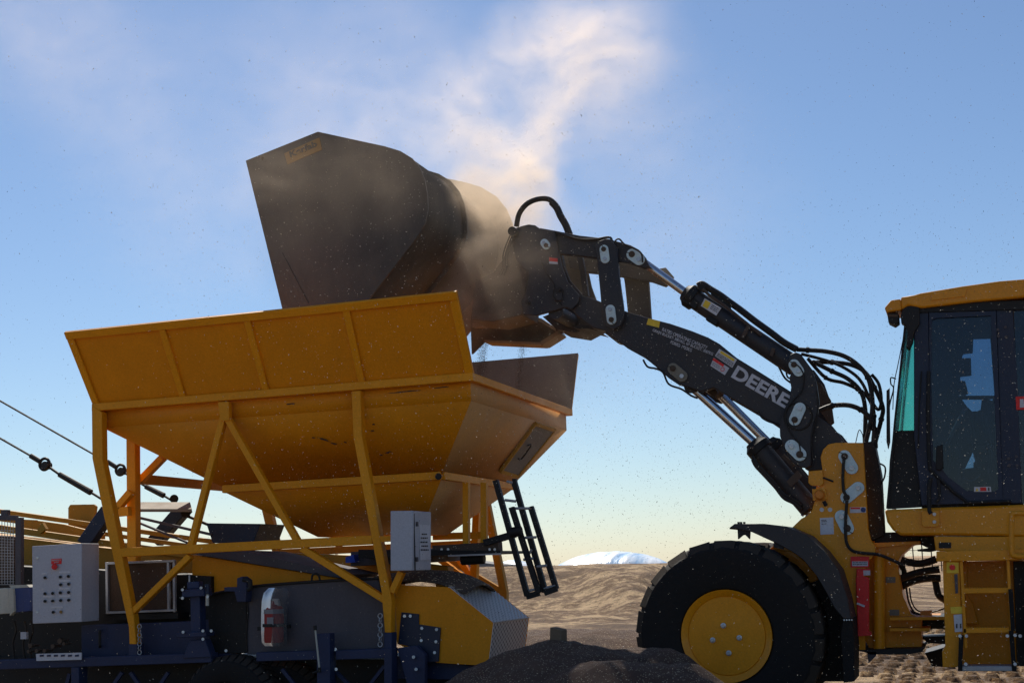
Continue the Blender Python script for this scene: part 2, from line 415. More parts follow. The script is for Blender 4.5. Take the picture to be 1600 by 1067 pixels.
def mound(name, label, cat, u, v, Y, rx, ry, mat, rot=0, seed=0, pw=1.6, grp=None):
    pk = PY(u, v, Y); base = gh(pk.x, pk.y)-.05; h = pk.z-base; bm = bmesh.new(); rows = []; N = 130; R_ = 60
    for j in range(1, R_+1):
        t = j/R_; row_ = []
        for i in range(N):
            a = 2*math.pi*i/N; x = rx*t*math.cos(a); y = ry*t*math.sin(a)
            xr = x*math.cos(rot)-y*math.sin(rot); yr = x*math.sin(rot)+y*math.cos(rot)
            f = (1-t**pw); f = f*f*(3-2*f) if pw > 1.9 else f
            z = h*f + .035*noise.noise(V((xr*2.2, yr*2.2, seed)))*(1-t*.5) + .018*noise.noise(V((xr*6, yr*6, seed+4))) + .010*noise.noise(V((xr*15, yr*15, seed+8)))
            row_.append(bm.verts.new((xr, yr, z)))
        rows.append(row_)
    c = bm.verts.new((0, 0, h))
    for i in range(N): bm.faces.new((c, rows[0][i], rows[0][(i+1) % N]))
    for a_, b_ in zip(rows, rows[1:]):
        for i in range(N): bm.faces.new((a_[i], b_[i], b_[(i+1) % N], a_[(i+1) % N]))
    bmesh.ops.recalc_face_normals(bm, faces=bm.faces)
    me = bpy.data.meshes.new(name); bm.to_mesh(me); bm.free(); me.materials.append(M[mat]); me.shade_smooth()
    o = bpy.data.objects.new(name, me); COL.objects.link(o); o.location = (pk.x, pk.y, base)
    return tag(o, label, cat, grp)
mound('grain_heap', 'large dark grain heap in shade beside the perforated conveyor head', 'heap', 878, 1000, 9.6, 1.8, 1.6, 'heap', seed=1, pw=1.6, grp='heaps of spilled grain in the foreground')
mound('grain_heap', 'sunlit brown grain heap in the foreground in front of the tyre', 'heap', 985, 1035, 8.9, 1.2, .9, 'heap', seed=2, pw=2.0, grp='heaps of spilled grain in the foreground', rot=-.15)
mound('grain_heap', 'small rounded grain heap peeking up between the dark heap and the tyre', 'heap', 992, 1016, 9.9, .9, .8, 'heap', seed=3, pw=2.2, grp='heaps of spilled grain in the foreground')
mound('grain_heap', 'low pale grain spread behind the dark heap, left of the tyre', 'heap', 905, 985, 13.5, 3.2, 1.6, 'heap', seed=5, pw=2.0, grp='heaps of spilled grain in the foreground')
# block on the heap
b1 = PY(869, 1004, 9.62)
tag(MB().prism([b1+V((-.05, -.03, -.12)), b1+V((.045, -.03, -.12)), b1+V((.05, -.03, .095)), b1+V((-.035, -.03, .115))], V((.02, .09, 0))).build('timber_block', 'wood', bevel=.006),
    'short grey timber block standing upright on top of the dark heap', 'block')

# far things
def tarp(u0_, u1_, vtop, dist, label, ht, depth):
    a = PD(u0_, 876, dist); b_ = PD(u1_, 876, dist); top = PD((u0_+u1_)/2, vtop, dist)
    c = (a+b_)/2; c.z = 0; L = (b_-a).length/2; ex = (b_-a).normalized(); ex.z = 0; ey = V((-ex.y, ex.x, 0)); bm = bmesh.new(); rows = []
    for i in range(41):
        s = -1+2*i/40; row_ = []
        for j in range(25):
            t = math.pi*j/24
            k = max(0, 1-abs(s)**2.1)**.8
            p = c+ex*(L*s)+ey*(-depth*math.cos(t)*max(k, .02)**.5)+V((0, 0, (top.z)*k*math.sin(t)**.8*(1+.03*noise.noise(V((s*9, t*3, 0))))))
            row_.append(bm.verts.new(p))
        rows.append(row_)
    for A, B in zip(rows, rows[1:]):
        for j in range(24): bm.faces.new((A[j], A[j+1], B[j+1], B[j]))
    bmesh.ops.recalc_face_normals(bm, faces=bm.faces)
    me = bpy.data.meshes.new('tarped_stack'); bm.to_mesh(me); bm.free(); me.materials.append(M['tarp']); me.shade_smooth()
    o = bpy.data.objects.new('tarped_stack', me); COL.objects.link(o); tag(o, label, 'grain stack', 'tarp covered stacks on the skyline'); return o
tarp(846, 1068, 861, 150, 'large white and blue tarpaulin covered mound on the skyline left of the tyre', 2, 8)
tarp(760, 845, 874, 170, 'small tarpaulin covered mound on the skyline seen through the folding ladder', 1, 6)
p = PD(700, 876, 140); q = PD(782, 876, 140); p.z = q.z = 0
tag(MB().prism([p, q, q+V((0, 0, 1.55)), q+V((-3.4, 0, 2.05)), p+V((0, 0, 2.0))], V((0, 5, 0))).build('storage_shed', 'shed'),
    'low grey shed wall on the skyline beneath the hopper outlet', 'shed')
fe = thing('wire_fence', 'distant wire fence with tall posts seen under the cab', 'fence', PD(1440, 880, 120))
f0 = PD(1385, 880, 120); f1 = PD(1500, 880, 120); f0.z = f1.z = 0
for i in range(9):
    q = f0.lerp(f1, i/8); MB().cyl(q, q+V((0, 0, 3.2 if i % 3 else 4.4)), .05, 6).build('post', 'steel_rust', fe)
mb = MB()
for z in (.5, 1.1, 1.8): mb.cyl(f0+V((0, 0, z)), f1+V((0, 0, z)), .02, 4)
mb.build('wire', 'cable', fe)

# ------------------------------------------------------------------ hopper
Yn, W = 10.6, 3.0
hop = thing('feed_hopper', 'big yellow feed hopper on a braced steel frame with flared side panels', 'hopper', V((PY(450, 600, Yn).x, 12.1, .3)))
DY = V((0, W, 0))
RL, RR = PY(147, 637, Yn), PY(741, 589, Yn)
exh = (RR-RL).normalized(); uph = V((-exh.z, 0, exh.x))
mb = MB(); hr = .035
mb.bar(RL, RR, .08, .07, V((0, 0, 1))); mb.bar(RL+DY, RR+DY, .08, .07)
mb.bar(RR+V((-.04, .041, 0)), RR+DY+V((-.04, -.041, 0)), .08, .069); mb.bar(RL+V((.04, .041, 0)), RL+DY+V((.04, -.041, 0)), .08, .069)
mb.build('top_rail', 'frame_yellow', hop, bevel=.006)
# skirt
SL, SR = PY(162, 668, Yn+.05), PY(736, 626, Yn+.05); Ds = V((0, W-.1, 0))
TL, TR = SL+uph*.2, SR+uph*.205
FL, FR = PY(350, 764, 11.1), PY(690, 743, 11.1); Df = V((0, 2.0, 0))
OL, OR = PY(497, 838, 11.75), PY(655, 834, 11.75); Do = V((0, .7, 0))
def shell(a, b, dab, c, d, dcd, end=None):
    MB().quad(b, b+dab, d+dcd, d).build(end, 'hopper_dusty', hop, solid=.008)
    mb = MB()
    mb.quad(a, b, d, c)
    mb.quad(a+dab, b+dab, d+dcd, c+dcd)
    mb.quad(a, a+dab, c+dcd, c)
    bmesh.ops.remove_doubles(mb.bm, verts=mb.bm.verts, dist=.0005)
    return mb
shell(TL, TR, Ds, SL, SR, Ds, 'skirt_end').build('skirt', 'hopper_yellow', hop, solid=.008)
shell(SL, SR, Ds, FL+uph*.02, FR+uph*.02, Df, 'bowl_end').build('bowl', 'hopper_yellow', hop, solid=.01, sharp=10)
mb = MB(); e_ = .012
mb.bar(FL+V((0, -e_, 0)), FR+V((0, -e_, 0)), .05, .07); mb.bar(FL+Df+V((0, e_, 0)), FR+Df+V((0, e_, 0)), .05, .07)
mb.bar(FR+V((.0, .014, 0)), FR+Df+V((.0, -.014, 0)), .05, .068); mb.bar(FL+V((0, .014, 0)), FL+Df+V((0, -.014, 0)), .05, .068)
mb.build('flange', 'frame_yellow', hop, bevel=.004)
shell(FL+uph*-.02, FR+uph*-.02, Df, OL, OR, Do, 'cone_end').build('lower_cone', 'hopper_yellow', hop, solid=.01, sharp=10)
MB().cyl(PY(685, 744, 11.05), PY(685, 744, 11.0), .03, 10).build('plug', 'black', hop)
# flared panels
def flap(sign, nm):
    Yb = Yn+.0 if sign < 0 else Yn+W; o_ = .36*sign
    bl, br = PY(147, 632, Yn), PY(741, 583, Yn)
    tl, tr_ = PY(102, 518, Yn-.36), PY(714, 454, Yn-.36)
    if sign > 0:
        for q in (bl, br): q.y += W
        for q in (tl, tr_): q.y = Yn+W+.36
    n_ = (br-bl).cross(tl-bl).normalized()
    if n_.y*sign < 0: n_ = -n_
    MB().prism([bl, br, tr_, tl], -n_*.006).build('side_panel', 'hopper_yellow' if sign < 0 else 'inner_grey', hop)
    mb = MB()
    for t in (.266, .49, .738):
        a, b_ = bl.lerp(br, t-.012), tl.lerp(tr_, t-.004)
        s = exh*.032
        q = [a-s, a+s, b_+s, b_-s]
        mb.prism([x+n_*.002 for x in q], n_*.022)
    mb.prism([tl+n_*.001, tr_+n_*.001, tr_.lerp(br, .1)+n_*.001, tl.lerp(bl, .1)+n_*.001], n_*.03)
    for a, b_, s in ((tl, bl, exh*.07), (tr_, br, -exh*.075)):
        mb.prism([a.lerp(b_, .101)+n_*.001, a.lerp(b_, .101)+s+n_*.001, b_+s+n_*.001, b_+n_*.001], n_*.024)
    mb.build('stiffener', 'frame_yellow', hop, bevel=.006)
flap(-1, 'near'); flap(1, 'far')
# left end panel, flared outward
mb = MB(); a = PY(147, 632, Yn); t_ = PY(102, 518, Yn-.36)
mb.quad(a, a+DY, V((t_.x, Yn+W+.36, t_.z)), t_); mb.build('end_panel', 'hopper_yellow', hop, solid=.006)
nb = (SR-SL).cross(FL-SL).normalized()
if nb.y > 0: nb = -nb
for k_, (u_, v_, w_, h_, sl_) in enumerate([(508, 686, 26, 3.5, .25), (522, 692, 14, 3, .1), (490, 683, 9, 2.5, .0), (540, 690, 7, 3, .2), (607, 706, 12, 3.5, -.2), (596, 710, 7, 3, 0), (575, 708, 6, 2.5, 0), (584, 662, 6, 3, 0), (583, 672, 8, 3, 0), (455, 630, 16, 3.5, -.1), (570, 650, 5, 2.5, 0), (630, 612, 60, 2.2, -.08), (690, 605, 30, 2.5, -.08)]):
    n0 = 14; pts = []
    for i in range(n0):
        a = 2*math.pi*i/n0; rr = random.uniform(.45, 1)
        pts.append(PP(u_+w_/2*rr*math.cos(a), v_+h_/2*rr*math.sin(a)+sl_*w_/2*math.cos(a), SL if v_ > 640 or True else SL, nb)+nb*.009)
    if v_ < 625: pts = [PY(p_[0], p_[1], Yn+.043) for p_ in [(u_+w_/2*random.uniform(.5, 1)*math.cos(2*math.pi*i/n0), v_+h_/2*random.uniform(.4, 1)*math.sin(2*math.pi*i/n0)+sl_*w_/2*math.cos(2*math.pi*i/n0)) for i in range(n0)]]
    MB().prism(pts, V((0, -.001, 0))).build('rust_scrape', 'steel_rust', hop)
# hatch on the right cone face
n_ = (FR-SR).cross(V((0, 1, 0))).normalized()
if n_.x < 0: n_ = -n_
pf = (SR, n_)
q = [PP(u, v, *pf) for u, v in ((834, 660), (864, 670), (806, 742), (780, 734))]
mb = MB(); mb.prism([x+n_*.006 for x in q], n_*.02); hatch = mb.build('hatch', 'hatch_steel', hop)
mb = MB()
for i in range(4): mb.bar(q[i]+n_*.02, q[(i+1) % 4]+n_*.02, .035, .03, n_)
mb.build('hatch_frame', 'boom_yellow', hatch)
MB().tube([PP(u, v, *pf)+n_*.05 for u, v in ((804, 712), (809, 712), (822, 694), (823, 690), (819, 691))], .008).build('handle', 'black', hatch)
# frame: near side polygons, repeated on the far side
Yp = Yn-.045; TH = .085
def both(fn, name, mat='frame_yellow', far=True, bevel=.006):
    mb = MB(); fn(mb, Yp); mb.build(name, mat, hop, bevel=bevel)
    if far:
        mb = MB(); fn(mb, Yp)
        bmesh.ops.translate(mb.bm, vec=(0, W+.005, 0), verts=mb.bm.verts); mb.build(name, 'boom_yellow', hop, bevel=bevel)  # far frame takes the darker yellow that offsets bounce light
both(lambda b, Y: b.pl([(143, 632), (159, 644), (160, 718), (177, 800), (209, 965), (213, 1006), (202, 1006), (201, 979), (162, 805), (144, 716)], Y, TH), 'leg')
both(lambda b, Y: b.pl([(549, 611), (563, 610), (565, 680), (612, 939), (611, 988), (601, 988), (596, 925), (552, 683)], Y, TH), 'leg')
both(lambda b, Y: b.strip([(347, 652), (296, 853)], 9, Y+.01, TH-.02), 'brace')
both(lambda b, Y: b.strip([(295, 868), (205, 956)], 9, Y+.01, TH-.02), 'brace')
both(lambda b, Y: b.strip([(354, 654), (466, 851)], 9.5, Y+.012, TH-.02), 'brace')
both(lambda b, Y: b.strip([(470, 856), (600, 937)], 10.5, Y+.012, TH-.02), 'brace')
both(lambda b, Y: b.pl([(340, 628), (357, 627), (358, 657), (344, 658)], Y-.004, .06), 'gusset')
both(lambda b, Y: b.strip([(188, 863), (581, 843)], 14, Y+.003, TH-.02), 'cross_beam')
MB().strip([(594, 842), (614, 841)], 9, Yp+.003, .04).build('cabinet_bracket', 'frame_yellow', hop)
MB().strip([(626, 893), (611, 925)], 9, Yp+.01, .06).build('brace', 'frame_yellow', hop)
for u0_, v0_, u1_, v1_ in ((201, 1006, 214, 1031), (600, 988, 612, 1013)):
    MB().pl([(u0_, v0_), (u1_, v0_), (u1_, v1_), (u0_, v1_)], Yp-.01, .11).build('foot', 'chassis_blue', hop, bevel=.004)
# inner posts carrying the flange
mb = MB(); mb.pl([(197, 686), (211, 693), (213, 968), (199, 966)], 11.1, .09); mb.build('post', 'frame_yellow', hop, bevel=.006)
a = PY(205, 747, 11.19); MB().bar(a, a+V((0, 2.0, 0)), .08, .09).build('tie_beam', 'boom_yellow', hop)
MB().strip([(217, 750), (252, 714)], 9, 11.25, .07).build('brace', 'frame_yellow', hop)
MB().strip([(178, 796), (202, 768)], 9, 11.0, .07).build('brace', 'frame_yellow', hop)
MB().strip([(178, 800), (200, 798)], 14, 11.0, .06).build('bracket', 'frame_yellow', hop)
for u in (727, 755):
    MB().pl([(u-4.5, 753), (u+4.5, 754), (u+4.5, 852), (u-4.5, 850)], 11.5, .06).build('post', 'frame_yellow', hop, bevel=.004)
MB().pl([(740, 760), (750, 760), (744, 905), (734, 905)], 13.2, .08).build('post', 'frame_yellow', hop)
MB().strip([(676, 838), (752, 836)], 11, 12.6, .06).build('cross_beam', 'frame_yellow', hop)
MB().strip([(683, 872), (718, 898)], 8, 13.1, .07).build('brace', 'frame_yellow', hop)
MB().strip([(708, 862), (738, 905)], 9, 13.3, .07).build('brace', 'frame_yellow', hop)
# chains
def chain(u, v0_, v1_, name='chain'):
    mb = MB(); n_ = 7
    for i in range(n_):
        c = PY(u, v0_+(v1_-v0_)*(i+.5)/n_, Yp-.03); mb.torus(c, V((1, 0, 0)) if i % 2 else V((0, 1, 0)), .02, .0045, 10, 5)
        bmesh.ops.scale(mb.bm, vec=(1, 1, 1), verts=mb.bm.verts)
    mb.build(name, 'galv', hop)
chain(218, 975, 1022); chain(594, 958, 1010)
# outlet belt feeder under the cone
MB().pl([(675, 852), (778, 846), (779, 860), (676, 868)], 11.4, .12).build('feeder_beam', 'steel_rust', hop, bevel=.004)
MB().pl([(560, 858), (782, 860), (782, 864), (560, 872)], 11.35, .9).build('feeder_belt', 'black', hop)
MB().pl([(548, 862), (640, 856), (676, 857), (676, 876), (548, 884)], 11.6, .8).build('feeder_trough', 'side_grey', hop)
a = PY(721, 874, 11.5); b_ = PY(757, 872, 11.5)
MB().cyl(a, b_, .05, 18).build('drive_motor', 'black', hop, bevel=.01)
MB().strip([(700, 868), (782, 865)], 2.5, 11.3, .02).build('lever_rod', 'galv', hop)
for u in (690, 700, 765, 773): MB().cyl(PY(u, 858, 11.4), PY(u, 858, 11.38), .012, 8).build('bolt', 'bolt', hop)
# electrical cabinet on the right leg
cabn = MB(); a = PY(610, 891.5, 10.42); b_ = PY(644.5, 891, 10.42); tp = PY(610, 798, 10.42); tb = PY(645, 797.5, 10.42)
cabn.prism([a, b_, tb, tp], V((0, .41, 0))); cabinet = cabn.build('electrical_cabinet', 'cabinet', hop, bevel=.006)
xr = b_.x; nx = V((1, 0, 0))
def PR(u, v): return PX(u, v, xr+.006)
MB().prism([PR(655, 819), PR(671, 820), PR(671.5, 873.5), PR(656, 875)], nx*.003).build('placard', 'letter', cabinet)
for v, a_, b2 in ((833, 659, 667), (839, 657.5, 669.5), (845.5, 657, 669.5), (851.5, 658.5, 668.5), (857.5, 657.5, 670)):
    k = a_; mb = MB()
    while k < b2-1:
        w_ = 1.3+random.random()*1.6; w_ = min(w_, b2-k)
        q = [PX(x, y, xr+.011) for x, y in ((k, v), (k+w_, v), (k+w_, v+2.3), (k, v+2.3))]; mb.quad(*q); k += w_+.6
    mb.build('placard_print', 'black', cabinet)

MB().prism([PR(646, 798), PR(647, 798), PR(649, 891), PR(648, 891)], nx*.004).build('door_seam', 'black', cabinet)
for v in (815, 870): MB().prism([PR(649, v), PR(651.5, v), PR(652, v+7), PR(649.5, v+7)], nx*.012).build('hinge', 'side_grey', cabinet)
# folding ladder on the right side
lad = MB()
Yl = 11.35
for pts, dy in (([(773, 750), (823, 931)], 0), ([(798, 792), (841, 926)], .0), ([(802, 752), (851, 925)], .06), ([(828, 791), (868, 920)], .06)):
    lad.strip(pts, 8, Yl+dy, .05)
ladder = lad.build('folding_ladder', 'black', hop, bevel=.003)
for a_, b2, dy in (((789, 781), (806, 783), .03), ((800, 794), (828, 794), .05), ((815, 840), (838, 839), .05), ((818, 874), (833, 872), .03), ((839, 885), (855, 883), .06), ((822, 924), (841, 919), .03), ((850, 919), (868, 914), .07), ((826, 866), (831, 858), .06), ((792, 752), (801, 754), .06)):
    MB().cyl(PY(*a_, Yl+dy), PY(*b2, Yl+dy), .012, 8).build('rung', 'galv', ladder)
MB().strip([(822, 932), (842, 926)], 9, Yl+.01, .03).build('foot_plate', 'black', ladder)
MB().strip([(850, 926), (870, 919)], 9, Yl+.04, .03).build('foot_plate', 'black', ladder)
MB().bar(PY(757, 848, Yl+.05), PY(805, 834, Yl+.05), .06, .06).cyl(PY(797, 832, Yl-.03), PY(815, 829, Yl-.03), .045, 12).build('pivot_arm', 'black', hop, bevel=.004)
MB().strip([(800, 751), (806, 751)], 7, 11.5, .05).build('bracket', 'black', hop)

# ------------------------------------------------------------------ conveyor trailer
Yc = 10.72
tr = thing('conveyor_trailer', 'blue and yellow towable grain conveyor under the hopper with perforated end guard', 'conveyor', V((PY(350, 1000, Yc).x, 11.4, -.3)))
# head box
side = [(616, 905), (628, 914), (703, 917), (771.5, 972), (763, 1040), (683, 1035), (620, 1005)]
MB().pl(side, Yc, .012).build('head_side_plate', 'hopper_yellow', tr, bevel=.003)
MB().prism([PY(u, v, Yc)+V((0, .95, 0)) for u, v in side], V((0, .012, 0))).build('head_side_plate', 'hopper_yellow', tr)
def perf(quad_, name='perforated_guard'):
    bm = bmesh.new(); root = root_loc(tr); uvl = bm.loops.layers.uv.new('UVMap')
    vs = [bm.verts.new(q-root) for q in quad_]; f = bm.faces.new(vs)
    ex = (quad_[1]-quad_[0]).normalized(); nn = ex.cross(quad_[3]-quad_[0]).normalized(); ey = nn.cross(ex)
    for lp, q in zip(f.loops, quad_): lp[uvl].uv = ((q-quad_[0]).dot(ex), (q-quad_[0]).dot(ey))
    me = bpy.data.meshes.new(name); bm.to_mesh(me); bm.free(); me.materials.append(M['perforated'])
    o = bpy.data.objects.new(name, me); COL.objects.link(o); o.parent = tr
    md = o.modifiers.new('s', 'SOLIDIFY'); md.thickness = .004; return o
a, b_, c_ = PY(703, 917, Yc-.005), PY(771.5, 972, Yc-.005), PY(763, 1044, Yc-.005); D9 = V((0, .95, 0))
perf([a, b_, b_+D9, a+D9]); perf([b_, c_, c_+D9, b_+D9])
n1_ = (b_-a).cross(D9).normalized(); n1_ = n1_ if n1_.z < 0 else -n1_; n2_ = (c_-b_).cross(D9).normalized(); n2_ = n2_ if n2_.x < 0 else -n2_
MB().prism([a+n1_*.04+V((0, .03, 0)), b_+n1_*.04+V((-.03, .03, 0)), b_+n1_*.04+D9+V((-.03, -.03, 0)), a+n1_*.04+D9+V((0, -.03, 0))], n1_*.01).build('shade_backing', 'black', tr)  # black sheets added behind the holes, standing for the shade inside
MB().prism([b_+n2_*.04+V((0, .03, -.04)), c_+n2_*.04+V((0, .03, 0)), c_+n2_*.04+D9+V((0, -.03, 0)), b_+n2_*.04+D9+V((0, -.03, -.04))], n2_*.01).build('shade_backing', 'black', tr)
MB().bar(a, a+D9, .03, .008).bar(b_, b_+D9, .02, .006).build('guard_edge', 'galv', tr)
MB().lathe(PY(728, 985, Yc+.1), V((0, 1, 0)), [(.17, 0), (.17, .75)], 24).build('head_drum', 'black', tr)
MB().pl([(627, 956), (654, 959), (654, 975), (688, 980), (685, 1033), (670, 1034), (652, 1012), (622, 1005)], Yc-.02, .018).build('bearing_plate', 'cab_blue', tr, bevel=.003)
for u, v in ((682, 983), (681, 1002), (679, 1019), (659, 981), (658, 1000), (641, 962), (632, 962)):
    MB().cyl(PY(u, v, Yc-.02), PY(u, v, Yc-.035), .014, 6).build('bolt', 'bolt', tr)
# grain riding on the belt
def grain():
    mb = MB(); rows = []
    top = [(560, 902), (590, 897), (625, 893), (665, 893), (690, 897), (708, 905), (730, 915)]
    for j in range(9):
        t = j/8; row_ = []
        for i, (u, v) in enumerate(top):
            hh = math.sin(math.pi*(.12+.76*t)); q = PY(u, v+24*(1-hh), Yc+.05)
            row_.append(mb.bm.verts.new(V((q.x, Yc+.05+.8*t, q.z+.02*noise.noise(V((i*1.7, j*1.3, 0)))))))
        rows.append(row_)
    for A, B in zip(rows, rows[1:]):
        for i in range(len(top)-1): mb.bm.faces.new((A[i], A[i+1], B[i+1], B[i]))
    o = mb.build('belt_grain', 'belt_grain', tr, solid=.03); md = o.modifiers.new('s', 'SUBSURF'); md.render_levels = 2
grain()
# grey side cover with rubber trim, dark section left of it
MB().pl([(386, 918), (450, 912), (545, 906), (590, 905), (600, 940), (604, 1020), (386, 1022)], Yc-.02, .03).build('side_cover', 'side_grey', tr, bevel=.004)
MB().tube([PY(u, v, Yc-.03) for u, v in ((330, 928), (386, 917), (450, 911), (545, 905), (592, 903))], .012, 6).build('rubber_trim', 'black', tr)
MB().pl([(322, 930), (385, 918), (385, 1020), (330, 1020)], Yc-.01, .03).build('dark_cover', 'black', tr, bevel=.004)
MB().tube([PY(u, v, Yc-.02) for u, v in ((487, 908), (488, 899), (493, 896), (498, 899), (500, 908))], .01, 6).build('lifting_eye', 'black', tr)
MB().tube([PY(u, v, Yc-.06) for u, v in ((618, 905), (612, 925), (614, 960), (613, 1000), (616, 1030), (618, 1080))], .013, 6).build('cable', 'hose', tr)
MB().tube([PY(u, v, Yc-.03) for u, v in ((386, 930), (387, 960), (385, 990), (386, 1018))], .008, 6).build('cable', 'hose', tr)
# yellow trough and grey lid behind the cover
MB().pl([(300, 866), (530, 903), (592, 912), (592, 1000), (300, 1000)], 11.05, .6).build('conveyor_trough', 'hopper_yellow', tr, bevel=.006)
MB().pl([(298, 858), (384, 861), (540, 897), (532, 903), (306, 866)], 11.0, .75).build('trough_lid', 'side_grey', tr, bevel=.004)
MB().pl([(370, 860), (560, 868), (700, 885), (700, 897), (560, 897)], 11.9, .15).build('rear_beam', 'boom_yellow', tr)
# folded boom running off to the left
boom = [((-120, 782), (330, 846), 7), ((-120, 794), (330, 858), 6)]
mb = MB()
for a_, b2, w_ in boom: mb.strip([a_, b2], w_, 12.2, .08)
mb.build('boom_rail', 'boom_yellow', tr, bevel=.004)
MB().strip([(-120, 808), (300, 868)], 10, 11.6, .08).build('boom_rail', 'boom_yellow', tr, bevel=.004)
MB().pl([(-120, 822), (300, 872), (300, 930), (-120, 930)], 11.65, .4).build('boom_web', 'boom_yellow', tr, bevel=.006)
MB().pl([(66, 816), (72, 826), (62, 834), (58, 827)], 11.55, .04).build('boom_clip', 'boom_yellow', tr)
MB().pl([(32, 811), (54, 812), (56, 818), (58, 813), (100, 819), (160, 834), (160, 842), (32, 826)], 11.9, .05).build('boom_flap', 'boom_yellow', tr)
MB().pl([(106, 793), (109, 788), (146, 787.5), (150, 791), (147, 812), (145, 832), (106, 832)], 12.4, .04).build('boom_plate', 'boom_yellow', tr, bevel=.01)
MB().strip([(330, 835), (180, 800)], 4, 11.5, .03).strip([(298, 850), (205, 812)], 3, 11.5, .03).build('stay_rod', 'side_grey', tr)
# struts and bridge plate
MB().strip([(128, 850), (166, 796)], 20, 11.3, .12).build('strut', 'cab_blue', tr, bevel=.01)
MB().strip([(238, 846), (285, 792)], 20, 12.6, .12).build('strut', 'cab_blue', tr, bevel=.01)
a = PY(190, 797, 11.3)
MB().prism([PY(190, 784, 12.2), PY(297, 784, 12.2), PY(300, 795, 11.9), PY(186, 795, 11.9)], V((0, 0, -.03))).build('bridge_plate', 'beige', tr, bevel=.004)
MB().cyl(PY(290, 801, 12.3), PY(290, 801, 12.5), .05, 18).cyl(PY(272, 779, 12.3), PY(272, 779, 12.42), .045, 18).build('pulley', 'black', tr)
MB().pl([(322, 817), (407, 818), (396, 847), (332, 848)], 11.7, .5).build('catch_tray', 'cab_blue', tr, bevel=.004)
MB().pl([(540, 870), (552, 866), (555, 878), (540, 879)], 11.5, .1).build('blue_fitting', 'blue_plastic', tr)
# dark mechanical bay behind the boxes
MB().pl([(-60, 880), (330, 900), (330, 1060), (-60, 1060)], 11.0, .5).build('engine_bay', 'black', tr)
MB().pl([(-60, 1026), (755, 1030), (755, 1120), (-60, 1120)], 10.95, .8).build('shade_panel', 'black', tr)  # black panel added to stand for the shadow beneath the trailer
# control panel
pn = MB(); q = [PY(51, 974, 10.38), PY(127.5, 971, 10.38), PY(127.5, 848.5, 10.38), PY(50, 853, 10.38)]
pn.prism(q, V((0, .26, 0))); panel = pn.build('control_panel', 'cabinet', tr, bevel=.005)
Yq = 10.38
MB().pl([(80, 873), (96, 872), (96, 880.5), (80, 881)], Yq-.004, .003).build('stop_label', 'red', panel)
text('EMERGENCY', (81, 876.3), (95, 875.6), 2, Yq-.004, 'stop_lettering', 'white_mark', panel)
text('STOP', (85, 879.4), (92, 879), 2, Yq-.004, 'stop_lettering', 'white_mark', panel)
MB().cyl(PY(85, 885, Yq), PY(85, 885, Yq-.04), .026, 18).build('stop_button', 'red', panel, bevel=.004)
btn = [(70, 902), (94, 901), (106.5, 900), (94.5, 913), (107, 912), (94, 925.5), (107, 925), (94.5, 937.5), (107, 937), (70, 927), (82, 926.5), (70, 938.7), (82, 938.3), (83, 956)]
for u, v in btn: MB().cyl(PY(u, v, Yq), PY(u, v, Yq-.018), .0135, 14).build('push_button', 'black', panel)
MB().cyl(PY(95, 955.5, Yq), PY(95, 955.5, Yq-.018), .0135, 14).build('push_button', 'badge', panel, label='amber lit style push button at the bottom right')
for u0_, v, u1_ in ((65, 896, 74), (92, 894, 110), (92, 907.5, 110), (92, 919.5, 110), (92, 931.5, 110), (67, 932, 85), (80, 948.5, 98)):
    MB().pl([(u0_, v-1.8), (u1_, v-2.2), (u1_, v+.8), (u0_, v+1.2)], Yq-.003, .002).build('legend_plate', 'letter', panel)
for v in (871, 955.5): MB().cyl(PY(58, v, Yq), PY(58, v, Yq-.01), .014, 12).build('lock', 'bolt', panel)
# radiator in its alloy frame
rg = MB().pl([(168, 881), (264, 878), (264, 952), (169, 956)], 10.83, .08).build('radiator', 'brown_mesh', tr)
mb = MB()
for a_, b2 in (((164, 880), (272, 876)), ((166, 957), (272, 953)), ((166, 878), (167, 959)), ((262, 876), (263, 955)), ((271, 874), (272, 956))):
    mb.strip([a_, b2], 3.6, 10.79+random.random()*.01, .03)
mb.build('radiator_frame', 'galv', tr, bevel=.003)
MB().pl([(162, 960), (278, 957), (278, 966), (162, 969)], 10.82, .3).build('radiator_shelf', 'black', tr)
# wire cage guard at far left
cg = MB()
for a_, b2, w_ in (((28, 808), (28, 915), 9), ((-30, 808), (24, 809), 8), ((6, 796), (6, 806), 10)): cg.strip([a_, b2], w_, 10.75+random.random()*.01, .05)
cage = cg.build('cage_guard', 'side_grey', tr, bevel=.004)
mb = MB()
for i in range(20): mb.strip([(-30, 826+i*4.6), (22, 829+i*4.4)], .8, 10.77, .004)
for i in range(12): mb.strip([(-28+i*4.4, 812), (-28+i*4.4, 912)], .7, 10.775, .004)
mb.build('wire_mesh', 'galv', cage)
MB().pl([(-30, 836), (20, 838), (20, 905), (-30, 905)], 10.95, .1).build('oil_cooler', 'steel_rust', tr, bevel=.01)
jb = MB().pl([(-20, 920), (13, 918), (16, 958), (-20, 960)], 10.5, .2).build('junction_box', 'cream', tr, bevel=.006)
MB().pl([(13, 918), (20, 919), (22, 955), (15, 962)], 10.47, .05).build('box_lid', 'cream', jb, bevel=.004)
MB().pl([(21, 919), (46, 917), (47, 954), (22, 957)], 10.5, .15).build('blue_tank', 'blue_box', tr, bevel=.006)
MB().pl([(14, 914), (42, 913), (46, 917), (18, 919)], 10.5, .15).build('tank_lid', 'cream', tr)
MB().pl([(56, 1021), (127, 1019), (127, 1030), (57, 1032)], 10.48, .012).build('valve_label', 'letter', tr)
mb = MB()
for i in range(6): mb.pl([(62+i*11, 1022.5), (68+i*11, 1022), (68+i*11, 1025), (62+i*11, 1025.5)], 10.475, .004)
mb.build('valve_label_print', 'chassis_blue', tr)
